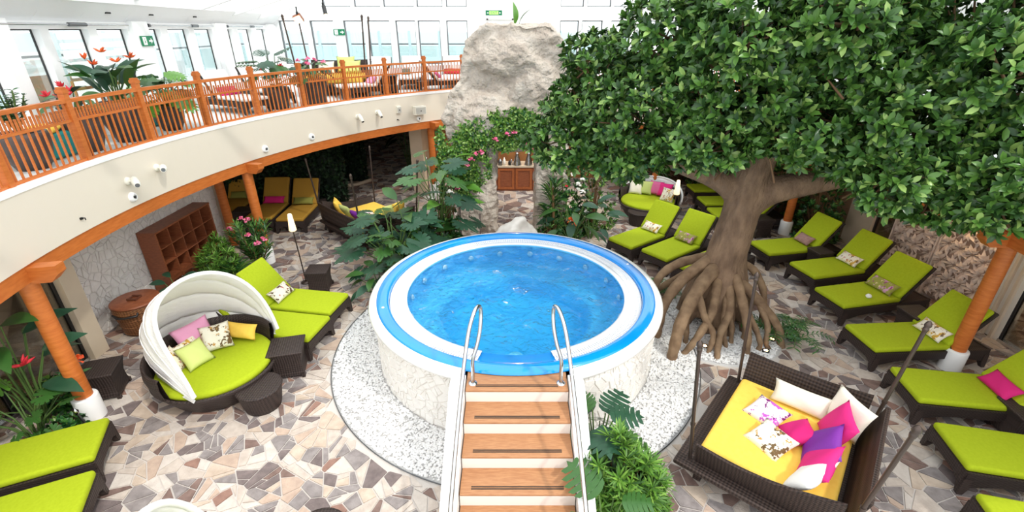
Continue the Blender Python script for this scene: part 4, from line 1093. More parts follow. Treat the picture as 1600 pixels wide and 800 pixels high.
lounger(-4.87, 13.95, (.80, .60), 'white balcony lounger with pale pink cushion along the railing', 'white_fabric', 3.23, G3, .85, ('pink', 'pale pink cushion on the white lounger along the railing', (.46, .3)))
lounger(-4.15, 15.6, (-.15, 1), 'white balcony lounger with raised back beside the canopy sofa', 'white_fabric', 3.23, G3, .9)
lounger(-3.28, 16.1, (-.12, 1), 'white balcony lounger in the middle by the window, teal cushion', 'white_fabric', 3.23, G3, .9, ('teal_fabric', 'teal cushion on the middle white balcony lounger', (.3, .26), -.2))
lounger(-1.98, 16.25, (-.06, 1), 'white balcony lounger with crimson cushion left of the rock', 'white_fabric', 3.23, G3, .9, ('flower_red', 'crimson cushion on the white lounger left of the rock', (.6, .22)))
lounger(-1.45, 16.5, (-.95, -.28), 'white balcony lounger along the railing left of the rock', 'white_fabric', 3.23, G3, .85, ('rose', 'pink cushion on the lounger along the railing by the rock', (.4, .26)))

g = MB(); g.lathe([(0, 0), (.03, .005), (.05, .03), (.05, .05), (.03, .075), (0, .08)], 16); tag(g.build('towel_ball', 'white_fabric', None, (6.72, 7.72, .425)), 'small white towel ball on the orchid-cushion lounger', 'towel')
# ---- wicker side tables
def sq_table(x, y, label, rz=0.0, s=.22, h=.46, z=0.0):
    o = empty('wicker_side_table', (x, y, z), rz, label, 'side table', 'square wicker side tables'); m1 = MB(); V = []
    prof = [(0.05, s*.93), (.12, s*.86), (.25, s*.84), (h-.08, s*.93), (h-.025, s*1.0)]
    for zz, k in prof: V += [(-k, -k, zz), (k, -k, zz), (k, k, zz), (-k, k, zz)]
    n = len(prof); m1.add(V, [(3, 2, 1, 0)] + [(4*i+k, 4*i+(k+1) % 4, 4*i+4+(k+1) % 4, 4*i+4+k) for i in range(n-1) for k in range(4)]); m1.build('body', 'wicker', o)
    m1 = MB(); rbox(m1, (0, 0, h-.01), (2.06*s, 2.06*s, .035), .012, k=2); m1.build('top', 'wicker', o)
    for a, b in ((-1, -1), (1, -1), (1, 1), (-1, 1)):
        m1 = MB(); m1.box((a*s*.86, b*s*.86, .035), (.05, .05, .07)); m1.build('foot', 'wicker', o)
sq_table(-4.08, 8.85, 'dark wicker side table behind the left floral-cushion lounger', .1)
sq_table(-3.58, 6.15, 'dark wicker side table in front of the left lounger pair', .25, .25, .48)
sq_table(-6.15, 5.62, 'dark wicker side table beside the left orange column', .35, .24)
sq_table(6.98, 9.70, 'dark wicker side table between the mauve and floral cushion loungers', .2, .19, .5)
sq_table(7.15, 7.08, 'dark wicker side table between the two loungers left of the near right column', .1, .22, .52)
sq_table(6.85, 4.78, 'dark wicker side table at the right edge below the magenta cushion', -.15)
sq_table(6.62, 11.75, 'dark wicker side table beside the column behind the tree', .1, .24, .5)
sq_table(-4.95, 12.35, 'dark wicker side table right of the shaded yellow loungers', .1, .25, .46)
sq_table(-7.5, 12.5, 'dark wicker side table between the shaded yellow loungers', .1, .24)
sq_table(-3.75, 15.35, 'dark wicker side table on the balcony between white loungers', .1, .24, .5, 3.23)
sq_table(4.42, 11.2, 'dark low wicker table behind the tub-side loungers', .6, .2, .3)
def round_table(x, y, r, h, label):
    o = empty('round_wicker_table', (x, y, 0), 0, label, 'side table', 'round wicker tables')
    m1 = MB(); m1.lathe([(0, 0), (r*.78, 0), (r*.84, h*.2), (r*.98, h*.92)], 32); m1.build('body', 'wicker', o)
    m1 = MB(); m1.lathe([(r*.96, h*.88), (r*1.02, h*.93), (r*1.0, h*.985), (r*.9, h), (0, h)], 32); m1.build('top', 'wicker', o)
round_table(-3.66, 5.36, .31, .36, 'round dark wicker table in front of the canopied daybed')
round_table(-1.98, 3.13, .30, .36, 'round dark wicker table at the bottom edge')
round_table(3.60, 12.55, .33, .38, 'round dark wicker table by the far daybed')

# ---- round daybeds with a folding canopy
def daybed(x, y, rz, label, fan=(99, 184), nb=4, hoopR=1.44, backR=1.22, px=.26, hw=.90, tail=1.0):
    o = empty('canopy_daybed', (x, y, 0), rz, label, 'daybed', 'round canopied daybeds')
    m1 = MB(); m1.lathe([(0, 0.0), (.60, 0), (.66, .06), (.80, .30), (.86, .40), (.83, .42), (.78, .36), (0, .36)], 48); m1.build('base', 'wicker', o)
    m1 = MB(); m1.lathe([(.84, .36), (.88, .60), (.865, .74), (.835, .75), (.82, .60), (.79, .38)], 40, a0=math.radians(75), a1=math.radians(285)); m1.build('back_shell', 'wicker', o)
    m1 = MB(); m1.lathe([(0, .36), (.76, .36), (.785, .385), (.79, .43), (.77, .465), (.72, .475), (0, .482)], 48); m1.build('round_cushion', 'green', o)
    piv = .47; NSg = 28
    def hoop_pt(phi, s, k=1.0):
        t = (phi-fan[0])/(fan[1]-fan[0]); R = hoopR+(backR-hoopR)*min(1, max(0, t))**.8
        rho = R*(math.sin(s)**.8)*k; yy = hw*math.cos(s)*k
        bl = min(1, max(0, t))
        w_ = tail*max(0.0, -math.cos(s))**5
        return Vector((px+.50*w_+rho*math.cos(math.radians(phi)), yy*(1+.10*math.sin(PI*bl)*math.sin(s))+.24*w_, piv+rho*math.sin(math.radians(phi))))
    S = [PI*(.015+.97*i/NSg) for i in range(NSg+1)]
    for b in range(nb):
        p0 = fan[0]+(fan[1]-fan[0])*b/nb; p1 = fan[0]+(fan[1]-fan[0])*(b+1)/nb; V = []; F = []; K = 6
        for j in range(K+1):
            for i, s_ in enumerate(S):
                ph_ = p0+(p1-p0)*j/K; sag = 1-.035*math.sin(PI*j/K)+.006*math.sin(i*2.4+b)
                V.append(hoop_pt(ph_, s_, sag))
        n = NSg+1
        for j in range(K):
            for i in range(NSg): F.append((j*n+i, j*n+i+1, (j+1)*n+i+1, (j+1)*n+i))
        m1 = MB(); m1.add(V, F, 0, True); c = m1.build('canopy_panel', 'canopy_fabric', o)
        md = c.modifiers.new('thick', 'SOLIDIFY'); md.thickness = .006
    m1 = MB(); m1.tube([hoop_pt(fan[0], s_, 1.01) for s_ in S], .030, 10, squash=1.0); m1.build('front_hoop', 'white_fabric', o)
    for b in range(1, nb+1):
        m1 = MB(); m1.tube([hoop_pt(fan[0]+(fan[1]-fan[0])*b/nb, s_, 1.004) for s_ in S], .010, 6); m1.build('rib', 'white_fabric', o)
    return o
DB = (-4.50, 5.80); DRZ = math.radians(-31)
daybed(*DB, DRZ, 'round wicker daybed with green cushion under a white hood canopy, at left')
def loc_of(c, rz, p): 
    v = Matrix.Rotation(rz, 3, 'Z') @ Vector(p); return (c[0]+v.x, c[1]+v.y, p[2])
def dbp(p, w_, h_, yaw, tilt, m, lab, c=DB, rz=DRZ, t_=.15):
    # cushion leaning: its face normal points along yaw (local), tilted up
    R_ = Matrix.Rotation(rz+yaw, 4, 'Z') @ Matrix.Rotation(tilt, 4, 'Y')          # local z -> leans
    R_ = R_ @ Matrix.Rotation(PI/2, 4, 'Z')
    pillow(loc_of(c, rz, p), w_, h_, t_, R_.to_euler(), m, lab)
dbp((-.52, .04, .72), .58, .42, .1, math.radians(62), 'pink', 'pink rectangular cushion in the hooded daybed')
dbp((-.16, .54, .63), .56, .26, -1.2, math.radians(60), 'yellow', 'yellow rectangular cushion in the hooded daybed')
dbp((-.28, .22, .66), .42, .42, -.45, math.radians(52), 'print_leaf', 'cream cushion with leaf print in the hooded daybed')
dbp((-.36, -.16, .64), .40, .30, .3, math.radians(55), 'print_floral', 'floral cushion tucked behind the lime one in the hooded daybed')
dbp((-.14, -.18, .64), .40, .40, .1, math.radians(50), 'lime_pillow', 'pale lime square cushion in the hooded daybed')
dbp((-.26, -.44, .62), .40, .40, .6, math.radians(55), 'print_floral', 'cream cushion with amber flowers at the front of the hooded daybed')
daybed(-2.62, 1.95, math.radians(20), 'white hooded daybed cut off at the bottom left edge')
DB2 = (4.02, 13.3); DR2 = math.radians(-118)
daybed(*DB2, DR2, 'round green daybed with folded canopy beyond the tub-side loungers', (158, 190), 2, 1.12, 1.0, 0.0, .9, 0.0)
for i, (p, m, lab) in enumerate((((-.4, -.5, .66), 'cream_fabric', 'cream cushion on the far round daybed'), ((-.46, -.22, .68), 'lime_pillow', 'lime cushion on the far round daybed'), ((-.5, .08, .70), 'rose', 'rose cushion on the far round daybed'), ((-.42, .36, .70), 'magenta', 'magenta cushion on the far round daybed'), ((-.16, .5, .64), 'print_floral', 'floral cushion on the far round daybed'))):
    dbp(p, .42, .42, .1-.1*i, math.radians(62), m, lab, DB2, DR2)

# ---- four-post wicker beds
def post_bed(x, y, z, rz, label, sx=1.46, sy=1.72, ph=1.95, wk='wicker_big'):
    o = empty('four_post_bed', (x, y, z), rz, label, 'bed', 'wicker four-post beds')
    hx, hy = sx/2, sy/2
    m1 = MB(); rbox(m1, (-.05, -.03, .31), (sx+.30, sy+.30, .07), .02, k=2); m1.build('platform', wk, o)
    m1 = MB(); m1.span((-hx, -hy, .12), (hx, hy, .28)); m1.build('plinth', wk, o)
    for a in (-1, 1):
        for b in (-1, 1):
            m1 = MB(); m1.box((a*(hx-.06), b*(hy-.06), .14), (.09, .09, .28)); m1.build('leg', wk, o)
    def panel(p0, p1, z0, za, zb, lean, bulge=0.0, n=12):
        p0 = Vector(p0); p1 = Vector(p1); d = p1-p0; nr = Vector((d.y, -d.x, 0)).normalized(); V = []; F = []
        for i in range(n+1):
            t = i/n; zt = za+(zb-za)*t-bulge*math.sin(PI*t); p = p0+d*t
            for off in (0, .045):
                q = p+nr*(off); q2 = p+nr*(off+lean)
                V += [(q.x, q.y, z0), (q2.x, q2.y, zt)]
        for i in range(n):
            b = 4*i
            F += [(b, b+4, b+5, b+1), (b+2, b+3, b+7, b+6), (b+1, b+5, b+7, b+3), (b, b+2, b+6, b+4)]
        F += [(0, 1, 3, 2), (4*n, 4*n+2, 4*n+3, 4*n+1)]
        m = MB(); m.add(V, F); return m
    panel((-hx, hy-.02, 0), (hx, hy-.02, 0), .34, .92, .92, -.06, .05).build('side_panel', wk, o) if False else None
    panel((hx-.02, hy-.02, 0), (-hx, hy-.02, 0), .34, .90, .86, .10, .04).build('side_panel', wk, o)
    panel((hx-.02, -hy+.02, 0), (hx-.02, hy-.02, 0), .34, .90, .90, .14, .02).build('back_panel', wk, o)
    panel((-hx, -hy+.02, 0), (hx-.02, -hy+.02, 0), .34, .66, .86, .10, .10).build('side_panel', wk, o)
    m1 = MB(); rbox(m1, (-.03, 0, .43), (sx-.08, sy-.10, .19), .05); m1.build('mattress', 'yellow', o)
    for a in (-1, 1):
        for b in (-1, 1):
            p0 = Vector((a*(hx+.05), b*(hy+.04), .33)); p1 = Vector((a*(hx+.17), b*(hy+.15), ph))
            m1 = MB(); m1.tube([p0, p1], .022, 10); q = m1.build('post', 'pole_metal', o)
            m1 = MB(); d = (p1-p0).normalized()
            m1.tube([p1-d*.03, p1, p1+d*.012, p1+d*.02, p1+d*.05, p1+d*.085, p1+d*.115], [.026, .032, .032, .024, .038, .03, .004], 10); m1.build('finial', 'pole_metal', q)
            m1 = MB(); m1.tube([p0+d*.55, p0+d*.58], .03, 10); m1.build('clamp', 'pole_metal', q)
    return o
BC = (3.32, 4.27); BR = math.radians(-40.5)
post_bed(*BC, 0, BR, 'wicker four-post bed with yellow mattress and bright cushions, lower right')
def bp(p, w_, h_, rot, m, lab, t_=.17, c=BC, rz=BR, z0=0):
    R_ = Matrix.Rotation(rz, 4, 'Z') @ Euler(rot).to_matrix().to_4x4(); l_ = loc_of(c, rz, p); pillow((l_[0], l_[1], p[2]+z0), w_, h_, t_, R_.to_euler(), m, lab)
D2 = math.radians
bp((.02, .64, .66), .68, .30, (D2(62), 0, 0), 'cream_fabric', 'long cream cushion along the far side of the four-post bed')
bp((.52, .60, .76), .56, .46, (D2(70), 0, D2(-42)), 'cream_fabric', 'large cream cushion in the far corner of the four-post bed')
bp((.46, .26, .76), .56, .52, (D2(64), 0, D2(-72)), 'magenta', 'large magenta cushion leaning on the back of the four-post bed')
bp((.38, -.12, .70), .54, .52, (D2(52), D2(10), D2(-82)), 'purple', 'shiny purple cushion on the four-post bed')
bp((.12, .06, .60), .40, .38, (D2(28), D2(-8), D2(-60)), 'deep_magenta', 'small magenta cushion in front of the purple one')
bp((-.26, .22, .57), .44, .40, (D2(14), 0, D2(-20)), 'print_orchid', 'white cushion with purple orchid print on the yellow mattress')
bp((-.10, -.24, .58), .46, .42, (D2(18), 0, D2(-25)), 'print_leaf', 'cream cushion with leaf sprig print on the yellow mattress')
bp((.40, -.42, .69), .58, .46, (D2(48), D2(8), D2(-95)), 'magenta', 'magenta cushion behind the white one at the near end of the bed')
bp((.36, -.62, .68), .56, .40, (D2(50), D2(4), D2(-108)), 'white_fabric', 'white cushion at the near corner of the four-post bed')
BC2 = (-3.82, 11.85); BR2 = math.radians(-133)
post_bed(*BC2, 0, BR2, 'wicker four-post bed with yellow cushions behind the monstera plants', 1.5, 1.9)
bp((.45, -.70, .72), .46, .46, (D2(65), 0, D2(-120)), 'yellow', 'yellow cushion at the left corner of the shaded four-post bed', c=BC2, rz=BR2)
bp((.48, -.2, .70), .46, .44, (D2(60), 0, D2(-90)), 'lime_pillow', 'lime cushion on the shaded four-post bed', c=BC2, rz=BR2)
bp((.44, .2, .68), .46, .30, (D2(60), 0, D2(-90)), 'purple', 'purple cushion on the shaded four-post bed', c=BC2, rz=BR2)
bp((.10, .0, .60), .4, .4, (D2(20), 0, D2(-60)), 'print_orchid', 'orchid print cushion on the shaded four-post bed', c=BC2, rz=BR2)
bp((-.2, .70, .74), .46, .46, (D2(70), 0, 0), 'lime_pillow', 'lime cushion on the far side of the shaded four-post bed', c=BC2, rz=BR2)
bp((-.45, .72, .76), .46, .46, (D2(72), 0, D2(8)), 'yellow', 'yellow cushion on the far side of the shaded four-post bed', c=BC2, rz=BR2)
BC3 = (-5.3, 15.3); BR3 = math.radians(100)
post_bed(*BC3, 3.23, BR3, 'wicker four-post sofa with yellow cushion on the balcony', 1.5, 1.75, 2.02, 'wicker')
bp((.42, -.25, .80), .55, .46, (D2(68), 0, D2(-90)), 'lime_pillow', 'large lime cushion on the balcony sofa', c=BC3, rz=BR3, z0=3.23)
bp((.30, -.45, .72), .5, .42, (D2(60), 0, D2(-90)), 'lime_pillow', 'lower lime cushion in front on the balcony sofa', c=BC3, rz=BR3, z0=3.23)
bp((.42, .35, .70), .5, .4, (D2(64), 0, D2(-90)), 'cream_fabric', 'cream cushion on the balcony sofa', c=BC3, rz=BR3, z0=3.23)

# balcony bench with coloured cushions behind the pots
for x, y, m, lab in ((-6.95, 7.05, 'teal_fabric', 'teal seat cushion by the left balcony windows'), (-7.3, 10.0, 'teal_fabric', 'teal cushion on the balcony floor beyond the second pot')):
    g = MB(); rbox(g, (0, 0, .2), (.4, .7, .36), .05); q = g.build('floor_cushion', m, None, (x, y, 3.23)); tag(q, lab, 'cushion')
pillow((-6.95, 7.1, 3.66), .42, .42, .14, (0.1, 0, .3), 'yellow', 'yellow cushion on the teal one by the left balcony windows')

# ---- standing torches with lit shades
def torch(x, y, label, lean=(0, 0), lit=True, h=1.22):
    o = empty('torch_lamp', (x, y, 0), 0, label, 'lamp', 'standing torch lamps')
    m1 = MB(); m1.lathe([(0, 0), (.11, 0), (.11, .015), (.02, .03)], 18); m1.build('base', 'pole_metal', o)
    m1 = MB(); m1.tube([(0, 0, .02), (lean[0]*.5, lean[1]*.5, h*.5), (lean[0], lean[1], h)], .013, 8)
    for k in range(5): t = .15+k*.18; m1.tube([(lean[0]*t, lean[1]*t, h*t), (lean[0]*(t+.012), lean[1]*(t+.012), h*(t+.012))], .018, 8)
    m1.build('pole', 'pole_metal', o)
    m1 = MB(); b = Vector((lean[0], lean[1], h)); m1.tube([b, b+Vector((0, 0, .02)), b+Vector((0, 0, .36)), b+Vector((0, 0, .375))], [.06, .075, .042, .03], 16); m1.build('shade', 'lamp_shade', o)
torch(-4.50, 9.10, 'lit white standing torch lamp behind the left lounger', (-.05, 0))
torch(4.14, 11.5, 'lit white standing torch lamp behind the tub-side loungers', (.03, 0))
def thin_stake(x, y, h, label, lean=(0, 0)):
    o = empty('garden_stake', (x, y, 0), 0, label, 'stake'); m1 = MB(); m1.tube([(0, 0, 0), (lean[0], lean[1], h)], .014, 8); m1.build('rod', 'steel_dark', o)
    m1 = MB(); b = Vector((lean[0], lean[1], h)); m1.tube([b, b+Vector((0, 0, .05)), b+Vector((0, 0, .09))], [.025, .03, .004], 8); m1.build('tip', 'steel', o)
thin_stake(-5.62, 4.72, .42, 'short metal stake beside the left planting', (-.12, .02))
thin_stake(-2.35, 12.9, 1.75, 'slim metal stake behind the tall monstera leaves', (0, 0))

# ---- bookshelf
bs = empty('cubby_shelf', (-7.15, 9.42, 0), 0, 'reddish wooden cubby shelf with lower doors on the stone-clad wall', 'shelf')
H_, L_, Dp = 1.38, 1.80, .36; hl = L_/2
for y in (-hl, hl):
    m1 = MB(); m1.span((-Dp/2, y-.02, 0), (Dp/2, y+.02, H_)); m1.build('side_panel', 'red_wood', bs)
m1 = MB(); m1.span((-Dp/2, -hl-.02, H_), (Dp/2+.01, hl+.02, H_+.035)); m1.build('top_panel', 'red_wood', bs)
m1 = MB(); m1.span((-Dp/2, -hl, .02), (-Dp/2+.015, hl, H_)); m1.build('back_panel', 'red_wood_dark', bs)
for k in range(4):
    z = .40+k*(H_-.42)/3; m1 = MB(); m1.span((-Dp/2+.015, -hl+.02, z-.012), (Dp/2-.005, hl-.02, z+.012)); m1.build('shelf_board', 'red_wood', bs) if k < 3 else None
for k in range(1, 5):
    y = -hl+k*L_/5; m1 = MB(); m1.span((-Dp/2+.015, y-.011, .412), (Dp/2-.006, y+.011, H_)); m1.build('divider', 'red_wood', bs)
m1 = MB(); m1.span((-Dp/2+.015, -hl+.02, .0), (Dp/2-.02, hl-.02, .06)); m1.build('plinth', 'red_wood_dark', bs)
for k in range(5):
    y = -hl+(k+.5)*L_/5; m1 = MB(); m1.span((Dp/2-.02, y-.17, .07), (Dp/2, y+.17, .385)); d = m1.build('door', 'red_wood', bs)
    m1 = MB(); m1.span((Dp/2, y-.11, .13), (Dp/2+.006, y+.11, .325)); m1.build('door_panel', 'red_wood_dark', d)
    m1 = MB(); m1.lathe([(0, .03), (.014, .025), (.016, .01), (.006, 0)], 10); m1.v = [(Dp/2+z, y+.13+yy*1.0, .30+x) for x, yy, z in m1.v]; m1.build('knob', 'steel_dark', d)

# ---- laundry basket
bk = empty('wicker_basket', (-6.80, 7.36, 0), 0, 'round brown wicker basket with wooden lid by the stone-clad wall', 'basket')
m1 = MB(); m1.lathe([(0, 0), (.29, 0), (.31, .03), (.345, .28), (.375, .56), (.365, .585), (.34, .56)], 36)
m1.build('body', 'basket_weave', bk)
for z in (.06, .2, .34, .48): 
    rr = .305+.125*z; m1 = MB(); m1.tube([(rr*math.cos(a*PI/18), rr*math.sin(a*PI/18), z) for a in range(37)], .012, 6, caps=False); m1.build('woven_band', 'basket_weave', bk)
m1 = MB(); m1.lathe([(0, .62), (.36, .62), (.38, .605), (.38, .58), (0, .58)], 36); ld = m1.build('lid', 'red_wood', bk)
m1 = MB(); m1.box((-.07, 0, .635), (.025, .16, .03)); m1.box((.07, 0, .635), (.025, .16, .03)); m1.box((0, .07, .645), (.16, .03, .03)); m1.box((0, -.07, .645), (.16, .03, .03)); m1.build('lid_handle', 'red_wood_dark', ld)
m1 = MB(); m1.tube([(.22, -.29, .50), (.24, -.34, .47), (.05, -.40, .45), (-.08, -.40, .45), (-.2, -.33, .47)], .018, 8); m1.build('handle', 'dark_frame', bk)
# recessed warm downlights on the right and bar, plus an added left-room fill
def downlight(x, y, e, label, col=(1, .72, .42), z=2.43, r=.05):
    o = empty('downlight', (x, y, z), 0, label, 'ceiling lamp', 'warm recessed downlights')
    m1 = MB(); m1.lathe([(r*.7, -.012), (r*1.2, -.012), (r*1.25, 0)], 18); m1.build('ring', 'steel', o)
    m1 = MB(); m1.lathe([(0, -.006), (r*.7, -.006)], 18); m1.build('lens', 'bulb', o)
    ld_ = bpy.data.lights.new('downlight_lamp', 'POINT'); ld_.energy = e; ld_.color = col; ld_.shadow_soft_size = .06
    q = bpy.data.objects.new('downlight_lamp', ld_); COL.objects.link(q); q.parent = o; q.location = (0, 0, -.08)
downlight(8.25, 7.9, 16, 'warm recessed downlight in front of the carved panels')
downlight(10.3, 5.4, 40, 'warm recessed downlight inside the right glass door')
downlight(10.2, 10.3, 30, 'warm recessed downlight in the lit doorway')
downlight(.2, 16.6, 18, 'warm recessed downlight over the bar counter')
downlight(-9.2, 4.8, 60, 'added warm fill lamp behind the left glass door')  # unseen lamp added to lighten the dark room behind the glass
for x, y in ((4.35, 6.62), (4.62, 6.95), (3.35, 6.75)):
    o = empty('ground_spot', (x, y, 0.01), 0, 'small lit ground spot in the gravel %s' % ('right of the tree roots, nearer' if x == 4.35 else 'by the fern right of the roots' if x > 4.5 else 'under the middle tree roots'), 'spotlight', 'ground spots under the tree')
    m1 = MB(); m1.lathe([(.035, .03), (.06, .03), (.065, 0)], 16); m1.build('ring', 'dark_frame', o)
    m1 = MB(); m1.lathe([(0, .026), (.035, .026)], 14); m1.build('lens', 'bulb', o)
# ================================================================== PLANTS
def big_leaf(kind, mname):
    """leaf of unit length along +Y, normal +Z"""
    mb = MB()
    if kind == 'paddle':
        n = 8; V = []; F = []
        for i in range(n+1):
            t = i/n; w_ = .20*(math.sin(PI*min(1, t*1.02+.02))**.75) if 0 < t < 1 else .006
            z = .05*math.sin(PI*t)-.16*t*t
            V += [(-w_, t, z+.25*w_), (0, t, z), (w_, t, z+.25*w_)]
        for i in range(n):
            b = 3*i; F += [(b, b+1, b+4, b+3), (b+1, b+2, b+5, b+4)]
        mb.add(V, F, 0, True)
    elif kind == 'philo':
        V = []; F = []; n = 6
        for i in range(n+1): t = .06+.88*i/n; V.append((0, t, -.10*t*t+.02))
        for sd in (1, -1):
            for k in range(n):
                t0 = .06+.88*k/n; w_ = .46*math.sin(PI*(.16+.74*(k+.5)/n))**.8
                b = len(V); tt = t0+.20
                V += [(sd*w_*.42, t0+.03, -.05), (sd*w_*.86, t0+.09, -.10*w_-.10*tt*tt), (sd*w_, tt, -.16*w_-.10*tt*tt), (sd*w_*.66, t0+.19, -.06-.06*tt), (sd*w_*.40, t0+.165, -.04-.05*tt)]
                F.append((k, b, b+1, b+2, b+3, b+4, k+1) if sd > 0 else (k+1, b+4, b+3, b+2, b+1, b, k))
        b = len(V); V += [(.08, .93, -.1), (0, 1.08, -.16), (-.08, .93, -.1)]; F.append((n, b, b+1, b+2))
        mb.add(V, F, 0, True)
    else:
        K = 6 if kind == 'monstera' else 8; depth = .74 if kind == 'monstera' else .58
        V = [(0, .40, 0)]; n = 0
        for sd in (1, -1):
            pts = []
            for k in range(K):
                for q, rr in ((.05, depth), (.20, .97), (.80, 1.0), (.97, depth)):
                    u = (k+q)/K; a = PI*(.06+.94*u)                   # from the base notch round to the tip
                    r = .50*rr*(.86+.14*math.cos(a)) if not (k == K-1 and q > .7) else .56
                    x = r*math.sin(a)*.86; y = .40-r*math.cos(a)*1.04
                    pts.append((sd*x, y, -.10*(x/.45)**2-.10*max(0, y-.4)**2*2))
            V += pts
        m_ = 4*K
        F = []
        for sd in (0, 1):
            o_ = 1+sd*m_
            for i in range(m_-1): F.append((0, o_+i, o_+i+1) if sd == 0 else (0, o_+i+1, o_+i))
        mb.add(V, F, 0, True)
    return mb.mesh('leaf', mname)
LEAF = {}
def leaf_mesh(kind, m):
    if (kind, m) not in LEAF: LEAF[(kind, m)] = big_leaf(kind, m)
    return LEAF[(kind, m)]
def frame(D, N):
    D = Vector(D).normalized(); N = Vector(N); N = (N-D*N.dot(D)).normalized(); X = D.cross(N)
    return Matrix((X, D, N)).transposed().to_4x4()
def big_plant(name, loc, label, n, kind, mats, hmin, hmax, spread, size, seed, arch=.5, stem_m='stem_green', droop=.5, cat='plant', yaw=None, trunk=None, sr=.011, group=None):
    R = random.Random(seed); o = empty(name, loc, 0, label, cat, group); st_ = MB()
    for i in range(n):
        a = (i*2.399963+R.uniform(-.3, .3)) if yaw is None else R.uniform(*yaw)
        t = (i+.5)/n; h = hmin+(hmax-hmin)*(1-t)**.8*R.uniform(.85, 1.05)+0; h = max(hmin*.8, h)
        r = spread*(.25+.75*math.sqrt(t))*R.uniform(.8, 1.15)
        tip = Vector((r*math.cos(a), r*math.sin(a), h)); z0 = trunk*R.uniform(.5, 1) if trunk else 0.02
        base = Vector((.05*math.cos(a), .05*math.sin(a), min(z0, h*.7)))
        mid = base.lerp(tip, .5)+Vector((-.25*tip.x*arch, -.25*tip.y*arch, .18*h*arch))
        st_.tube([base, mid, tip], [sr*1.3, sr, sr*.7], 6)
        rad = Vector((math.cos(a), math.sin(a), 0)); el = R.uniform(-.2, .5)-droop*t
        D = rad*math.cos(el)+Vector((0, 0, math.sin(el))); N = Vector((0, 0, math.cos(el)))-rad*math.sin(el)
        N += Vector((R.uniform(-.4, .4), R.uniform(-.4, .4)-.25, 0)); s = size*R.uniform(.75, 1.15)
        l_ = link_mesh('leaf', leaf_mesh(kind, R.choice(mats)), o)
        l_.matrix_local = Matrix.Translation(tip-D*s*.05) @ frame(D, N) @ Matrix.Diagonal((s, s, s, 1))
    if trunk: st_.tube([(0, 0, 0), (.03, .02, trunk*.5), (0, 0, trunk)], [.06, .05, .045], 8, 1)
    st_.build('stems', [stem_m, 'stem_brown'], o)
    return o
def add_flower(o, p, kind, m, s):
    mb = MB(); R = random.Random(int(1000*(p[0]+p[1]+p[2])))
    if kind == 'spike':
        for k in range(6):
            a = R.uniform(0, 6.28); e = R.uniform(.2, 1.2); d = Vector((math.cos(a)*math.cos(e), math.sin(a)*math.cos(e), math.sin(e)))*s
            mb.tube([(0, 0, 0), d*.5, d], [.012, .026*s/.15, .002], 5)
    else:
        for k in range(9):
            a = R.uniform(0, 6.28); e = R.uniform(-.2, 1.5); c = Vector((math.cos(a)*math.cos(e), math.sin(a)*math.cos(e), math.sin(e)))*s*.7
            X = frame(c, Vector((R.uniform(-1, 1), R.uniform(-1, 1), 1.2)))
            V = [X @ Vector((s*.42*math.cos(q*PI/3), s*.42*math.sin(q*PI/3), .02*(q % 2)))+c for q in range(6)]
            mb.add(V, [(0, 1, 2, 3, 4, 5)])
    mb.build('flower', m, o, p)
def bush(name, loc, label, rx, ry, rz_, n, k, L, W, mats, seed, z0=.0, cat='shrub', core=None, spread=.9, trunk=True, group=None, up=.35):
    rg = np.random.default_rng(seed); o = empty(name, loc, 0, label, cat, group)
    u = rg.normal(size=(n, 3)); u = unit(u); u[:, 2] = np.abs(u[:, 2])*1.0-.35*rg.random(n); u = unit(u)
    rr = rg.uniform(.72, 1.03, (n, 1)); lump = 1+.14*np.sin(5*u[:, 0:1]+seed)*np.cos(4*u[:, 1:2]+2*u[:, 2:3])
    C = u*rr*lump*np.array([[rx, ry, rz_]])+np.array([[0, 0, z0]]); C[:, 2] = np.maximum(C[:, 2], .05)
    Nn = unit(u+np.array([[0, 0, up]])+rg.normal(0, .18, (n, 3)))
    P, D, N = rosettes(C, Nn, k, spread, rg); m = len(P)
    leaf_cloud('foliage', P, D, N, L*rg.uniform(.7, 1.2, m), W*rg.uniform(.8, 1.2, m), rg.choice(len(mats), m, p=[.34, .33, .18, .15][:len(mats)] if len(mats) == 4 else None), mats, o)
    st_ = MB(); 
    for i in range(0, n, max(1, n//40)): st_.tube([(0, 0, .0), C[i]*.5, C[i]], [.016, .012, .006], 5)
    st_.build('stems', 'stem_brown', o)
    return o
TL = ['leaf_tree_%d' % i for i in range(4)]; DL = ['leaf_dark_%d' % i for i in range(4)]; BL = ['leaf_bright_%d' % i for i in range(4)]; HL = ['leaf_hedge_%d' % i for i in range(4)]

# ---- the big tree
tree = empty('ficus_tree', (TREE[0], TREE[1], 0), 0, 'large tree with thick trunk, splayed roots and dense green crown', 'tree')
tx, ty = TREE
mb = MB()
def limb(pts, rs, seg=14): mb.tube([Vector(p) for p in smooth_path(pts, 5)], list(np.interp(np.linspace(0, len(pts)-1, 5*(len(pts)-1)+1), range(len(pts)), rs)), seg)
limb([(-.05, 0, .15), (-.04, 0, .7), (.0, 0, 1.3), (.08, 0, 2.0), (.14, 0, 2.7), (.2, -.05, 3.2)], [.46, .40, .345, .31, .30, .26])
limb([(.12, 0, 2.25), (.50, -.12, 2.58), (1.05, -.35, 2.80), (1.8, -.6, 3.05), (2.5, -.9, 3.4)], [.26, .23, .19, .13, .06])
limb([(.08, .0, 2.35), (-.30, .05, 2.66), (-.85, .15, 2.86), (-1.6, .3, 3.15), (-2.3, .4, 3.4)], [.22, .18, .14, .10, .05])
limb([(.18, 0, 3.0), (.3, -.3, 3.6), (.2, -.6, 4.3), (.3, -.6, 5.0)], [.24, .18, .12, .05])
limb([(.18, 0, 3.0), (.9, .2, 3.7), (1.6, .1, 4.4), (2.2, -.1, 5.0)], [.2, .15, .1, .05])
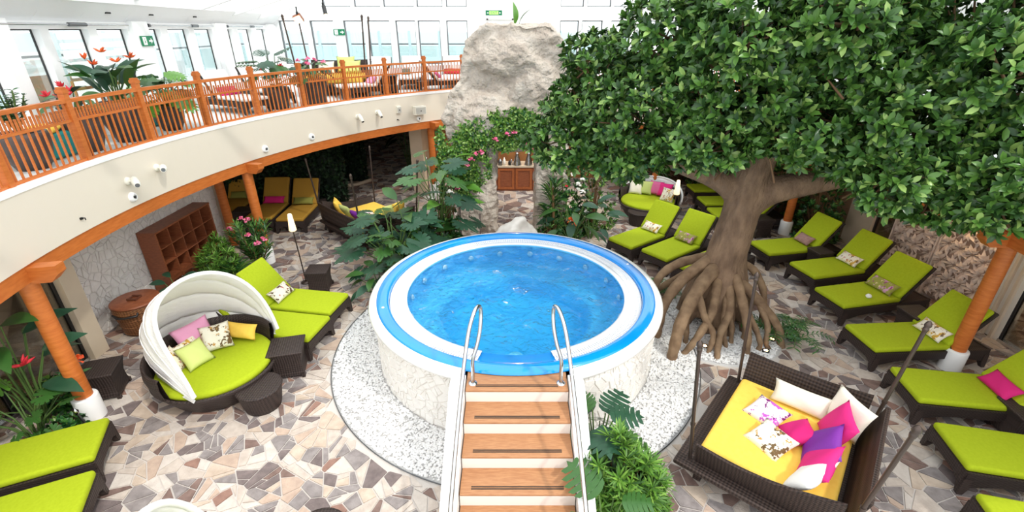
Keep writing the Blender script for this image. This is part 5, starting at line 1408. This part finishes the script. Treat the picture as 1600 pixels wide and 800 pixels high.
limb([(.15, 0, 3.0), (-.6, .2, 3.8), (-1.3, .3, 4.4), (-1.9, .4, 4.8)], [.18, .13, .09, .04])
limb([(1.05, -.35, 2.80), (1.8, -1.2, 3.0), (2.3, -1.9, 3.05)], [.12, .09, .05])
Rr = random.Random(21); 
for k in range(14):   # buttresses melted into the trunk
    a = k*2*PI/14+Rr.uniform(-.15, .15); c, s = math.cos(a), math.sin(a)
    limb([(.26*c, .26*s, 1.35+Rr.uniform(-.2, .3)), (.36*c, .36*s, .9), (.50*c, .50*s, .45), (.62*c, .62*s, .0)], [.08, .11, .11, .08], 8)
me = remeshed(mb, 'trunk', 'bark', .045, .0, 2.0, 2, 1.0, amp2=.012)
link_mesh('trunk', me, tree)
def root(pts, r0, r1):
    m1 = MB(); P_ = smooth_path(pts, 5); n = len(P_)
    rs = [r0+(r1-r0)*(i/(n-1))+.006*math.sin(i*1.9+r0*50) for i in range(n)]
    m1.tube(P_, rs, 10); m1.build('root', 'root_bark', tree)
root([(-.25, -.2, 1.15), (-.62, -.55, .95), (-.98, -.95, .55), (-1.14, -1.22, .15), (-1.18, -1.3, -.03)], .13, .075)
root([(-.25, .0, 1.25), (-.75, -.22, 1.0), (-1.12, -.45, .62), (-1.22, -.6, .25), (-1.25, -.68, -.03)], .12, .06)
root([(-.2, .2, 1.2), (-.7, .2, 1.08), (-1.1, .05, .88), (-1.27, -.1, .45), (-1.3, -.2, -.03)], .10, .05)
root([(-.66, -.6, .92), (-.55, -.85, .55), (-.42, -1.0, .3), (-.5, -1.12, -.03)], .07, .04)
root([(-.2, -.3, 1.0), (-.4, -.75, .6), (-.72, -1.05, .25), (-.95, -1.15, -.03)], .09, .05)
root([(0, -.35, .95), (-.05, -.65, .55), (-.28, -.95, .25), (-.42, -1.3, -.03)], .09, .05)
root([(.08, -.35, 1.1), (.12, -.7, .75), (.18, -.95, .35), (.15, -1.15, -.03)], .085, .055)
root([(.0, -.3, .9), (-.12, -.65, .5), (-.16, -.85, .2), (-.12, -.98, -.03)], .07, .04)
root([(.12, -.7, .72), (.32, -.85, .4), (.42, -1.0, .12), (.36, -1.06, -.03)], .06, .035)
root([(.2, -.28, .95), (.5, -.5, .68), (.78, -.78, .32), (.86, -.92, -.03)], .095, .06)
root([(.5, -.5, .66), (.6, -.78, .35), (.55, -.95, .1), (.62, -1.02, -.03)], .06, .035)
root([(.25, .1, 1.15), (.6, .05, 1.0), (.78, -.15, .6), (.8, -.28, -.03)], .08, .05)
root([(.2, .25, .9), (.6, .45, .5), (.95, .5, .15), (1.05, .52, -.03)], .09, .05)
root([(-.1, .3, 1.0), (-.4, .65, .6), (-.8, .8, .2), (-.95, .85, -.03)], .09, .05)
root([(-.45, -.25, .75), (-.72, -.55, .42), (-.78, -.78, .12), (-.8, -.85, -.03)], .07, .04)
root([(-.05, -.45, .6), (.02, -.7, .3), (.0, -.86, -.03)], .06, .035)
root([(.25, -.35, .6), (.3, -.58, .3), (.27, -.75, -.03)], .06, .035)
# crown: lobes (centre, radii) in metres
LOBES = [((1.05, 8.35, 3.25), (.78, .8, .46)), ((1.35, 8.5, 4.45), (.50, .6, .50)), ((1.15, 8.4, 3.85), (.55, .6, .40)), ((1.9, 8.0, 3.15), (.85, .8, .45)), ((2.1, 7.7, 3.85), (.95, .9, .70)),
         ((2.35, 7.8, 4.85), (.85, .8, .65)), ((2.9, 7.2, 3.55), (.9, .8, .50)), ((3.3, 7.1, 4.3), (1.05, .9, .8)), ((3.4, 7.4, 5.3), (1.1, 1.0, .75)), ((4.2, 6.9, 3.85), (1.0, .9, .60)),
         ((4.6, 7.0, 4.6), (1.1, 1.0, .85)), ((4.8, 7.3, 5.6), (1.2, 1.0, .8)), ((5.2, 6.5, 3.45), (.95, .9, .55)), ((5.5, 6.6, 4.3), (1.0, .9, .8)), ((5.9, 6.3, 5.0), (1.0, .9, .8)),
         ((5.8, 6.0, 3.45), (.75, .75, .50)), ((6.1, 5.9, 4.15), (.8, .8, .65)), ((6.5, 6.0, 5.0), (.8, .9, .7)), ((6.05, 5.5, 3.45), (.6, .65, .48)), ((4.9, 5.9, 3.25), (.50, .45, .42)),
         ((5.6, 5.9, 2.98), (.45, .45, .36)), ((5.9, 5.4, 3.05), (.45, .42, .30)), ((3.7, 8.3, 3.5), (1.2, .8, .5)), ((5.4, 8.2, 3.6), (1.3, .8, .6)), ((3.0, 6.7, 4.9), (.7, .6, .6)), ((5.0, 6.1, 4.0), (.8, .6, .6)), ((5.5, 5.6, 4.6), (.7, .6, .6)), ((4.0, 6.3, 5.2), (.8, .6, .6))]
rg = np.random.default_rng(77); Cs = []; Ns = []
for c, r in LOBES:
    n = int(155*(r[0]*r[1]+r[0]*r[2]+r[1]*r[2])*1.55)
    u = unit(rg.normal(size=(n, 3))); rr = rg.uniform(.70, 1.06, (n, 1))
    lump = 1+.12*np.sin(6*u[:, 0:1]+c[0]*7)*np.cos(5*u[:, 2:3]+c[1]*3)
    P = u*rr*lump*np.array([r])+np.array([c])
    Cs.append(P); Ns.append(unit(u*np.array([[1, 1, .6]])+np.array([[0, 0, .45]])+rg.normal(0, .25, (n, 3))))
Cs = np.concatenate(Cs); Ns = np.concatenate(Ns)
# thin out rosettes buried deep inside other lobes
deep = np.zeros(len(Cs), bool)
for c, r in LOBES: deep |= (np.linalg.norm((Cs-np.array([c]))/np.array([r]), axis=1) < .60)
keep = ~deep | (rg.random(len(Cs)) < .15); Cs, Ns = Cs[keep], Ns[keep]
P, D, N = rosettes(Cs, Ns, 8, .95, rg); n = len(P)
Ls = rg.uniform(.09, .175, n); Ws = Ls*rg.uniform(.40, .50, n); mi = rg.choice(4, n, p=[.36, .32, .2, .12])
P = P-np.array([[tx, ty, 0]])
dist = np.linalg.norm(P+np.array([[tx, ty, -5.0]]), axis=1)
px = 800+740*(P[:, 0]+tx)/((P[:, 1]+ty)*.902-(P[:, 2]-5)*.432); py = 400-740*((P[:, 1]+ty)*.432+(P[:, 2]-5)*.902)/((P[:, 1]+ty)*.902-(P[:, 2]-5)*.432)
sc_ = np.where((px > 840) & (px < 1590) & (py > 5) & (py < 380), Ls/dist, 0)
big = np.argsort(-sc_)[:260]
sel = np.zeros(n, bool); sel[big] = True
lm = []
for i in range(4):
    m1 = MB(); m1.add([(0, 0, 0), (.19, .34, .07), (.18, .72, .03), (0, 1, -.12), (-.18, .72, .03), (-.19, .34, .07), (0, .55, 0)], [(0, 1, 6), (1, 2, 6), (2, 3, 6), (3, 4, 6), (4, 5, 6), (5, 0, 6)], 0, True); lm.append(m1.mesh('leaf', TL[i]))
for i in big:
    l_ = link_mesh('leaf', lm[mi[i]], tree); s = Ls[i]
    l_.matrix_local = Matrix.Translation(P[i]) @ frame(D[i], N[i]) @ Matrix.Diagonal((s, s, s, 1))
q = ~sel
leaf_cloud('crown_foliage', P[q], D[q], N[q], Ls[q], Ws[q], mi[q], TL, tree)
tw = MB()
for i in range(0, len(Cs), 26):
    c = Cs[i]-np.array([tx, ty, 0]); d = Ns[i]; tw.tube([c-d*.55+rg.normal(0, .08, 3), c-d*.25, c], [.018, .012, .006], 5)
tw.build('twigs', 'twig', tree)

# ---- monstera and banana group left of the rock
big_plant('monstera', (-2.55, 9.35, 0), 'broad dark-leaved monstera next to the hot tub', 38, 'monstera', ['leaf_big', 'leaf_big', 'leaf_big2'], .3, 1.5, .85, .58, 31, cat='plant')
big_plant('monstera', (-1.75, 10.55, 0), 'tall monstera with big hanging leaves left of the rock', 22, 'monstera', ['leaf_big', 'leaf_big', 'leaf_big2'], .7, 2.5, .72, .66, 32, trunk=.9)
big_plant('monstera', (-3.0, 10.2, 0), 'low monstera spreading over the yellow four-post bed', 14, 'monstera', ['leaf_big'], .4, 1.2, .62, .52, 33)
big_plant('banana_plant', (-1.62, 11.0, 0), 'bright green paddle-leaved plant standing against the rock', 9, 'paddle', ['leaf_big2', 'leaf_big3'], 1.0, 2.3, .4, .7, 34, trunk=1.0, droop=.2)
big_plant('banana_plant', (-2.3, 9.9, 0), 'paddle-leaved plant among the monstera', 10, 'paddle', ['leaf_big2', 'leaf_big'], .5, 1.7, .6, .6, 35, droop=.3)
p_ = big_plant('leafy_plant', (-2.75, 8.55, 0), 'low dark leafy plant at the foot of the tub', 14, 'paddle', ['leaf_big', 'leaf_big2'], .15, .6, .45, .4, 36)
add_flower(p_, (.2, .1, .75), 'spike', 'flower_orange', .12)
f_ = bush('flowering_shrub', (-1.6, 10.9, 0), 'white flowering shrub left of the rock', .4, .35, 1.9, 90, 7, .11, .05, DL, 37)
for p in ((-.1, -.3, 1.75), (.15, -.32, 1.55), (-.3, -.2, 1.4), (.3, -.2, 1.7)): add_flower(f_, p, 'ball', 'flower_white', .09)
bush('low_shrub', (-2.25, 9.75, 0), 'dark glossy undergrowth below the monstera leaves', .65, .5, .95, 200, 8, .16, .07, DL, 38)
bush('low_shrub', (-1.75, 10.35, 0), 'dark leafy undergrowth left of the rock', .5, .45, 1.1, 150, 8, .16, .07, DL, 39)
# ---- vine hanging on the rock
vn = empty('flowering_vine', (0, 11.7, 0), 0, 'green flowering vine hanging over the rock opening', 'vine')
rg = np.random.default_rng(5)
strands = []
for k in range(60):
    x0 = rg.uniform(-1.25, .85); z0 = 2.80+.32*math.cos(1.1*(x0-.1))+rg.uniform(-.2, .15)-.25*max(0, -x0-.7); ln = rg.uniform(.35, .85)
    if -.55 < x0 < .75: ln = max(.12, min(ln, z0-2.38))
    strands.append((x0, z0, ln, rg.uniform(-.12, .12)))
for k in range(16):
    x0 = rg.uniform(-1.75, -1.1); strands.append((x0, rg.uniform(2.0, 2.9), rg.uniform(.5, 1.3), rg.uniform(-.1, .1)))
for k in range(6): strands.append((rg.uniform(-1.1, -.55), 2.2, rg.uniform(.5, .9), .1))
Cc = []; vs_ = MB()
for x0, z0, ln, dr in strands:
    m = max(4, int(ln*16)); pts = []
    for i in range(m+1):
        t = i/m; q = Vector((x0+dr*t+.04*math.sin(t*9+x0*5), -.10+.03*math.sin(t*7), z0-ln*t)); pts.append(q)
        for _ in range(3): Cc.append(q+Vector(rg.normal(0, .05, 3))+Vector((0, -.05, 0)))
    vs_.tube(pts, .007, 5)
Cc = np.array([tuple(c) for c in Cc]); nn = len(Cc)
P, D, N = rosettes(Cc, unit(np.array([[0, -1, .25]])+rg.normal(0, .35, (nn, 3))), 4, 1.05, rg); m = len(P)
leaf_cloud('foliage', P, D, N, rg.uniform(.07, .12, m), rg.uniform(.04, .065, m), rg.choice(4, m), BL[:1]+TL[1:2]+DL[:1]+TL[3:4], vn)
vs_.build('stems', 'stem_brown', vn)
for p in ((-.12, -.34, 2.72), (.05, -.34, 2.76), (-.4, -.34, 2.6), (.46, -.34, 2.4), (-.88, -.34, 2.25), (-.98, -.34, 2.12), (-1.1, -.34, 2.0), (-.75, -.34, 2.3), (-1.35, -.34, 1.4), (.42, -.34, 2.5)): add_flower(vn, p, 'ball', 'flower_pink', .085)
o = MB(); 
tp = big_plant('leaf_sprout', (.12, 12.2, 5.0), 'two pointed leaves sprouting on top of the rock', 2, 'paddle', ['leaf_big3', 'leaf_big2'], .10, .14, .10, .42, 41, droop=-2.2)
# ---- planting right of the rock
f_ = bush('flowering_shrub', (1.45, 11.9, 0), 'dark shrub with white flowers right of the rock', .62, .5, 2.1, 230, 8, .13, .055, DL, 42)
for p in ((.05, -.5, 1.75), (.2, -.5, 1.35), (.32, -.5, 1.3), (.3, -.48, 1.6), (.45, -.45, .75), (.2, -.5, 1.5)): add_flower(f_, p, 'ball', 'flower_white', .075)
for p in ((-.1, -.52, 1.45), (-.02, -.52, 1.82)): add_flower(f_, p, 'ball', 'flower_red', .06)
def spiky(name, loc, label, n, h, seed, mats, w_=.035, spread=.9, cat='plant'):
    rg = np.random.default_rng(seed); o = empty(name, loc, 0, label, cat)
    st_ = MB(); st_.tube([(0, 0, 0), (.03, 0, h*.5), (0, 0, h)], [.05, .04, .03], 8); st_.build('stem', 'stem_brown', o)
    K = int(h/.18)+2; C = np.stack([rg.normal(0, .04, K), rg.normal(0, .04, K), np.linspace(.25, h, K)], 1)
    P, D, N = rosettes(C, unit(np.array([[0, 0, 1]])+rg.normal(0, .2, (K, 3))), n, spread, rg); m = len(P)
    leaf_cloud('foliage', P, D, N, rg.uniform(.35, .55, m), w_, rg.choice(len(mats), m), mats, o, .1, .25); return o
spiky('dracaena', (1.02, 11.35, 0), 'spiky dracaena right of the rock opening', 18, 1.45, 43, DL)
p_ = big_plant('leafy_plant', (1.5, 10.95, 0), 'broad-leaved plant with orange flower behind the hot tub', 16, 'paddle', ['leaf_big', 'leaf_big2'], .3, 1.2, .55, .55, 44)
add_flower(p_, (-.1, -.35, .85), 'ball', 'flower_orange', .10); add_flower(p_, (-.02, -.38, .72), 'ball', 'flower_orange', .10)
bush('low_shrub', (.95, 11.0, 0), 'low glossy shrub at the right foot of the rock', .38, .3, .75, 60, 8, .12, .05, DL, 45)
big_plant('leafy_plant', (2.05, 11.5, 0), 'dark paddle-leaved plant behind the hot tub at right', 12, 'paddle', ['leaf_big'], .3, 1.1, .5, .5, 46)
bush('flowering_shrub', (2.3, 12.6, 0), 'loose green shrub under the left edge of the tree crown', .6, .5, 2.0, 150, 8, .12, .05, TL, 47)
# ---- left planting by the glass door
p_ = big_plant('heliconia', (-6.62, 5.05, 0), 'dark paddle-leaved heliconia by the left glass door', 17, 'paddle', ['leaf_big', 'leaf_big2'], .35, 1.7, .42, .58, 51, droop=.1)
add_flower(p_, (.25, -.1, 1.05), 'spike', 'flower_red', .15); add_flower(p_, (.52, .32, .78), 'ball', 'flower_orange', .10)
big_plant('leafy_plant', (-6.42, 4.72, 0), 'low round-leaved plant in the left bed', 16, 'monstera', ['leaf_big2', 'leaf_big3'], .2, .75, .5, .30, 52)
bush('low_shrub', (-6.12, 4.78, 0), 'dark low ground cover at the left bed edge', .22, .3, .26, 70, 8, .09, .045, DL, 53)
bush('low_shrub', (-6.6, 5.5, 0), 'dark glossy ground cover behind the left heliconia', .35, .3, .45, 80, 8, .11, .05, DL, 54)
# ---- planting between shelf and daybed
o = bush('round_shrub', (-6.28, 9.15, 0), 'bushy bright green strap-leaved shrub beside the wooden shelf', .42, .42, .95, 330, 12, .15, .022, BL, 55)
o = empty('oleander', (-5.72, 9.55, 0), 0, 'pink flowering oleander in front of the timber column', 'shrub')
rg = np.random.default_rng(56); st_ = MB(); Cc = []; Nn = []
for k in range(16):
    a = k*2.4; r = .12+.36*((k*7 % 16)/16); tip = np.array([r*math.cos(a), r*math.sin(a), rg.uniform(.65, 1.25)])
    st_.tube([(0, 0, 0), tip*np.array([.45, .45, .5]), tip], [.02, .015, .008], 6)
    for t in (.45, .6, .75, .9, 1.0): Cc.append(tip*t); Nn.append(unit(tip*np.array([.6, .6, 1])))
st_.build('stems', 'stem_brown', o); P, D, N = rosettes(np.array(Cc), np.array(Nn), 9, .85, rg); m = len(P)
leaf_cloud('foliage', P, D, N, rg.uniform(.16, .26, m), .035, rg.choice(4, m), DL[:2]+TL[:2], o)
for p in ((-.05, -.1, 1.32), (.06, -.05, 1.28), (-.42, .0, 1.05), (.3, -.1, .85), (.05, -.2, .98), (.22, -.2, .8)): add_flower(o, p, 'ball', 'flower_pink', .08)
spiky('fern', (-5.95, 8.95, 0), 'low dark spiky fern between shrub and lounger', 26, .35, 57, DL, .03, 1.2)
big_plant('leafy_plant', (-6.55, 8.1, 0), 'dark leafy plant between basket and daybed', 9, 'paddle', ['leaf_big'], .3, .7, .35, .42, 58)
# ---- front shrub beside the stairs
big_plant('philodendron', (1.04, 4.22, 0), 'lobed philodendron leaves beside the stairs', 14, 'philo', ['leaf_big2', 'leaf_big'], .5, .95, .24, .44, 61, droop=.6)
bush('strap_leaf_shrub', (1.22, 3.72, 0), 'dense bright green strap-leaved shrub right of the stairs', .50, .44, .92, 460, 13, .17, .024, BL, 62)
big_plant('philodendron', (.98, 3.22, 0), 'lobed philodendron leaf overlapping the lower stairs', 5, 'philo', ['leaf_big2'], .5, .75, .22, .42, 63, droop=.3)
# ---- ferns by the tree
for x, y, s, lab in ((4.68, 7.15, 64, 'green fern at the right of the tree roots'), (3.05, 8.55, 65, 'small fern behind the tree roots by the lounger'), (4.95, 6.9, 66, 'low fern spreading onto the paving right of the roots')):
    rg = np.random.default_rng(s); o = empty('fern', (x, y, 0), 0, lab, 'fern'); C = []; Dd = []; st_ = MB()
    for k in range(16):
        a = rg.uniform(0, 6.28); ln = rg.uniform(.4, .62) if s != 65 else .4; pts = [Vector((math.cos(a)*ln*t, math.sin(a)*ln*t, .02+.5*ln*math.sin(2.2*t))) for t in np.linspace(0, 1, 10)]
        st_.tube(pts, .005, 5)
        for i in range(1, 10):
            d = (pts[i]-pts[i-1]).normalized(); sd = d.cross(Vector((0, 0, 1))).normalized()
            for g_ in (-1, 1): C.append(pts[i]); Dd.append(sd*g_*.9+d*.4)
    C = np.array([tuple(c) for c in C]); Dd = unit(np.array([tuple(c) for c in Dd])); st_.build('fronds', 'stem_green', o)
    leaf_cloud('foliage', C, Dd, unit(np.tile([[0, 0, 1.0]], (len(C), 1))+rg.normal(0, .1, C.shape)), .12, .028, rg.choice(2, len(C)), DL[:2], o)
# ---- hedges in the shaded lounge
def hedge(x0, x1, y, h, label, seed, th=.4, yr=0.0):
    rg = np.random.default_rng(seed); o = empty('hedge', ((x0+x1)/2, y, 0), yr, label, 'hedge'); L = x1-x0
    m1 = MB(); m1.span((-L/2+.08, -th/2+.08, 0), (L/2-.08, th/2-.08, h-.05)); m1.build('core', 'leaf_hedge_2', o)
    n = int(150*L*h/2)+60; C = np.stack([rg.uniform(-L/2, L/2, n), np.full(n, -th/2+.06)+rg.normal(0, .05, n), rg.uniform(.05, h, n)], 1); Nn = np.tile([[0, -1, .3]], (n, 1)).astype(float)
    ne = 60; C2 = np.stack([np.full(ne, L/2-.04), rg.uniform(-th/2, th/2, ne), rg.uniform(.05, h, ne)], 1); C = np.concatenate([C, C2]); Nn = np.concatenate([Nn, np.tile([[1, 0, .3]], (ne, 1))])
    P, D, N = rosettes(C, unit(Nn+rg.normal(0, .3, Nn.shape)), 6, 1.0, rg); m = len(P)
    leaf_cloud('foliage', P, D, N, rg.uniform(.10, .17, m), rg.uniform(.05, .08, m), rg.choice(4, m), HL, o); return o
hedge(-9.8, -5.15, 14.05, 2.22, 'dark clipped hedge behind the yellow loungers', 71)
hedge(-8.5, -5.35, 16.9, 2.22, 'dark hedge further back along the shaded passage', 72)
kb = MB(); kb.tube([(-8.2, 16.2, .04), (-7, 15.9, .04), (-6.1, 15.9, .04), (-5.5, 16.2, .04), (-5.15, 16.75, .04)], .07, 8); tag(kb.build('stone_kerb', 'beige_wall'), 'curved pale stone kerb in front of the far hedge', 'kerb')
big_plant('leafy_plant', (-4.1, 18.6, 0), 'dark leafy plant by the far end of the passage', 12, 'paddle', ['leaf_hedge_1'], .6, 2.2, .6, .7, 73)
bush('dark_shrub', (8.0, 11.6, 0), 'dark shrub with orange flowers beside the right-hand column', .5, .6, 1.9, 150, 8, .14, .06, DL, 74)
bush('dark_shrub', (7.9, 13.2, 0), 'dark shrub further back by the right wall', .5, .6, 1.7, 120, 8, .14, .06, DL, 75)
bush('dark_shrub', (6.2, 16.8, 0), 'dark shrub against the far right back wall', 1.2, .5, 2.0, 180, 8, .14, .06, DL, 76)
# ---- potted plants on the balcony
def pot(x, y, r, h, label, taper=.72):
    o = empty('planter', (x, y, 3.23), 0, label, 'planter', 'dark round planters on the balcony')
    m1 = MB(); m1.lathe([(0, 0), (r*taper, 0), (r*.92, h*.45), (r, h*.85), (r*.97, h), (r*.86, h), (r*.84, h-.05)], 28); m1.build('body', 'pot', o)
    m1 = MB(); m1.lathe([(0, h-.05), (r*.85, h-.06)], 20); m1.build('soil', 'soil', o)
pot(-6.72, 6.55, .30, .50, 'dark round planter at the left end of the balcony', .6)
o = empty('zz_plant', (-6.72, 6.55, 3.70), 0, 'dark zamioculcas plant in the leftmost balcony planter', 'plant'); rg = np.random.default_rng(81); C = []; Dd = []; st_ = MB()
for k in range(14):
    a = k*2.4; r = .08+.2*(k % 5)/5; tip = Vector((r*math.cos(a), r*math.sin(a), rg.uniform(.35, .58))); pts = [tip*t for t in np.linspace(.05, 1, 9)]; st_.tube(pts, .01, 5)
    for q in pts[2:]:
        for g_ in (-1, 1): C.append(q); Dd.append(Vector((math.cos(a+g_*1.4), math.sin(a+g_*1.4), .35)))
st_.build('stems', 'stem_green', o); C = np.array([tuple(c) for c in C]); leaf_cloud('foliage', C, unit(np.array([tuple(c) for c in Dd])), unit(np.tile([[0, 0, 1.0]], (len(C), 1))+rg.normal(0, .2, C.shape)), .10, .045, rg.choice(2, len(C)), [DL[0], DL[2]], o)
pot(-6.80, 7.62, .30, .62, 'dark tall planter with red flowers on the balcony', .62)
p_ = big_plant('red_heliconia', (-6.80, 7.62, 3.80), 'red-flowered leafy plant in the tall balcony planter', 10, 'paddle', ['leaf_big', 'leaf_big2'], .1, .35, .25, .34, 82)
for p in ((-.25, -.1, .28), (-.15, .1, .40), (.0, .05, .34), (.1, -.15, .3), (-.3, .15, .22)): add_flower(p_, p, 'spike', 'flower_red', .10)
pot(-6.70, 8.42, .33, .66, 'dark tall planter with strelitzia on the balcony', .62)
p_ = big_plant('strelitzia', (-6.70, 8.42, 3.85), 'bird-of-paradise plant with orange flowers on the balcony', 18, 'paddle', ['leaf_big', 'leaf_big2'], .15, .55, .26, .52, 83, droop=-1.0)
for p in ((-.2, -.15, .72), (.05, -.1, .82), (.28, .2, .72), (-.3, .1, .62), (.1, .1, .66)): add_flower(p_, p, 'spike', 'flower_orange', .10)
pot(-6.62, 9.42, .27, .46, 'smaller dark planter with philodendron on the balcony', .6)
big_plant('philodendron', (-6.62, 9.42, 3.65), 'bright lobed philodendron in the smaller balcony planter', 16, 'philo', ['leaf_big2', 'leaf_big3'], .15, .62, .42, .46, 84)
pot(-5.72, 12.12, .30, .50, 'dark planter with red ginger flowers by the railing', .66)
p_ = big_plant('philodendron', (-5.72, 12.12, 3.70), 'tall lobed philodendron with red flowers on the balcony', 14, 'philo', ['leaf_big2', 'leaf_big'], .2, .80, .40, .46, 85)
for p in ((-.2, -.1, .42), (.05, -.15, .48), (.25, -.1, .50), (.1, -.3, .2), (-.05, -.2, .25)): add_flower(p_, p, 'spike', 'flower_red', .10)
pot(-5.12, 12.95, .32, .62, 'dark wicker-brown planter with protea flowers by the railing', .75)
p_ = big_plant('protea', (-5.12, 12.95, 3.80), 'pink protea bouquet plant on the balcony', 20, 'paddle', ['leaf_big', 'leaf_big2'], .1, .45, .30, .34, 86)
for p in ((-.25, -.1, .46), (-.05, 0, .5), (.15, -.1, .48), (.3, .1, .42), (.0, -.2, .4)): add_flower(p_, p, 'ball', 'flower_pink', .075)
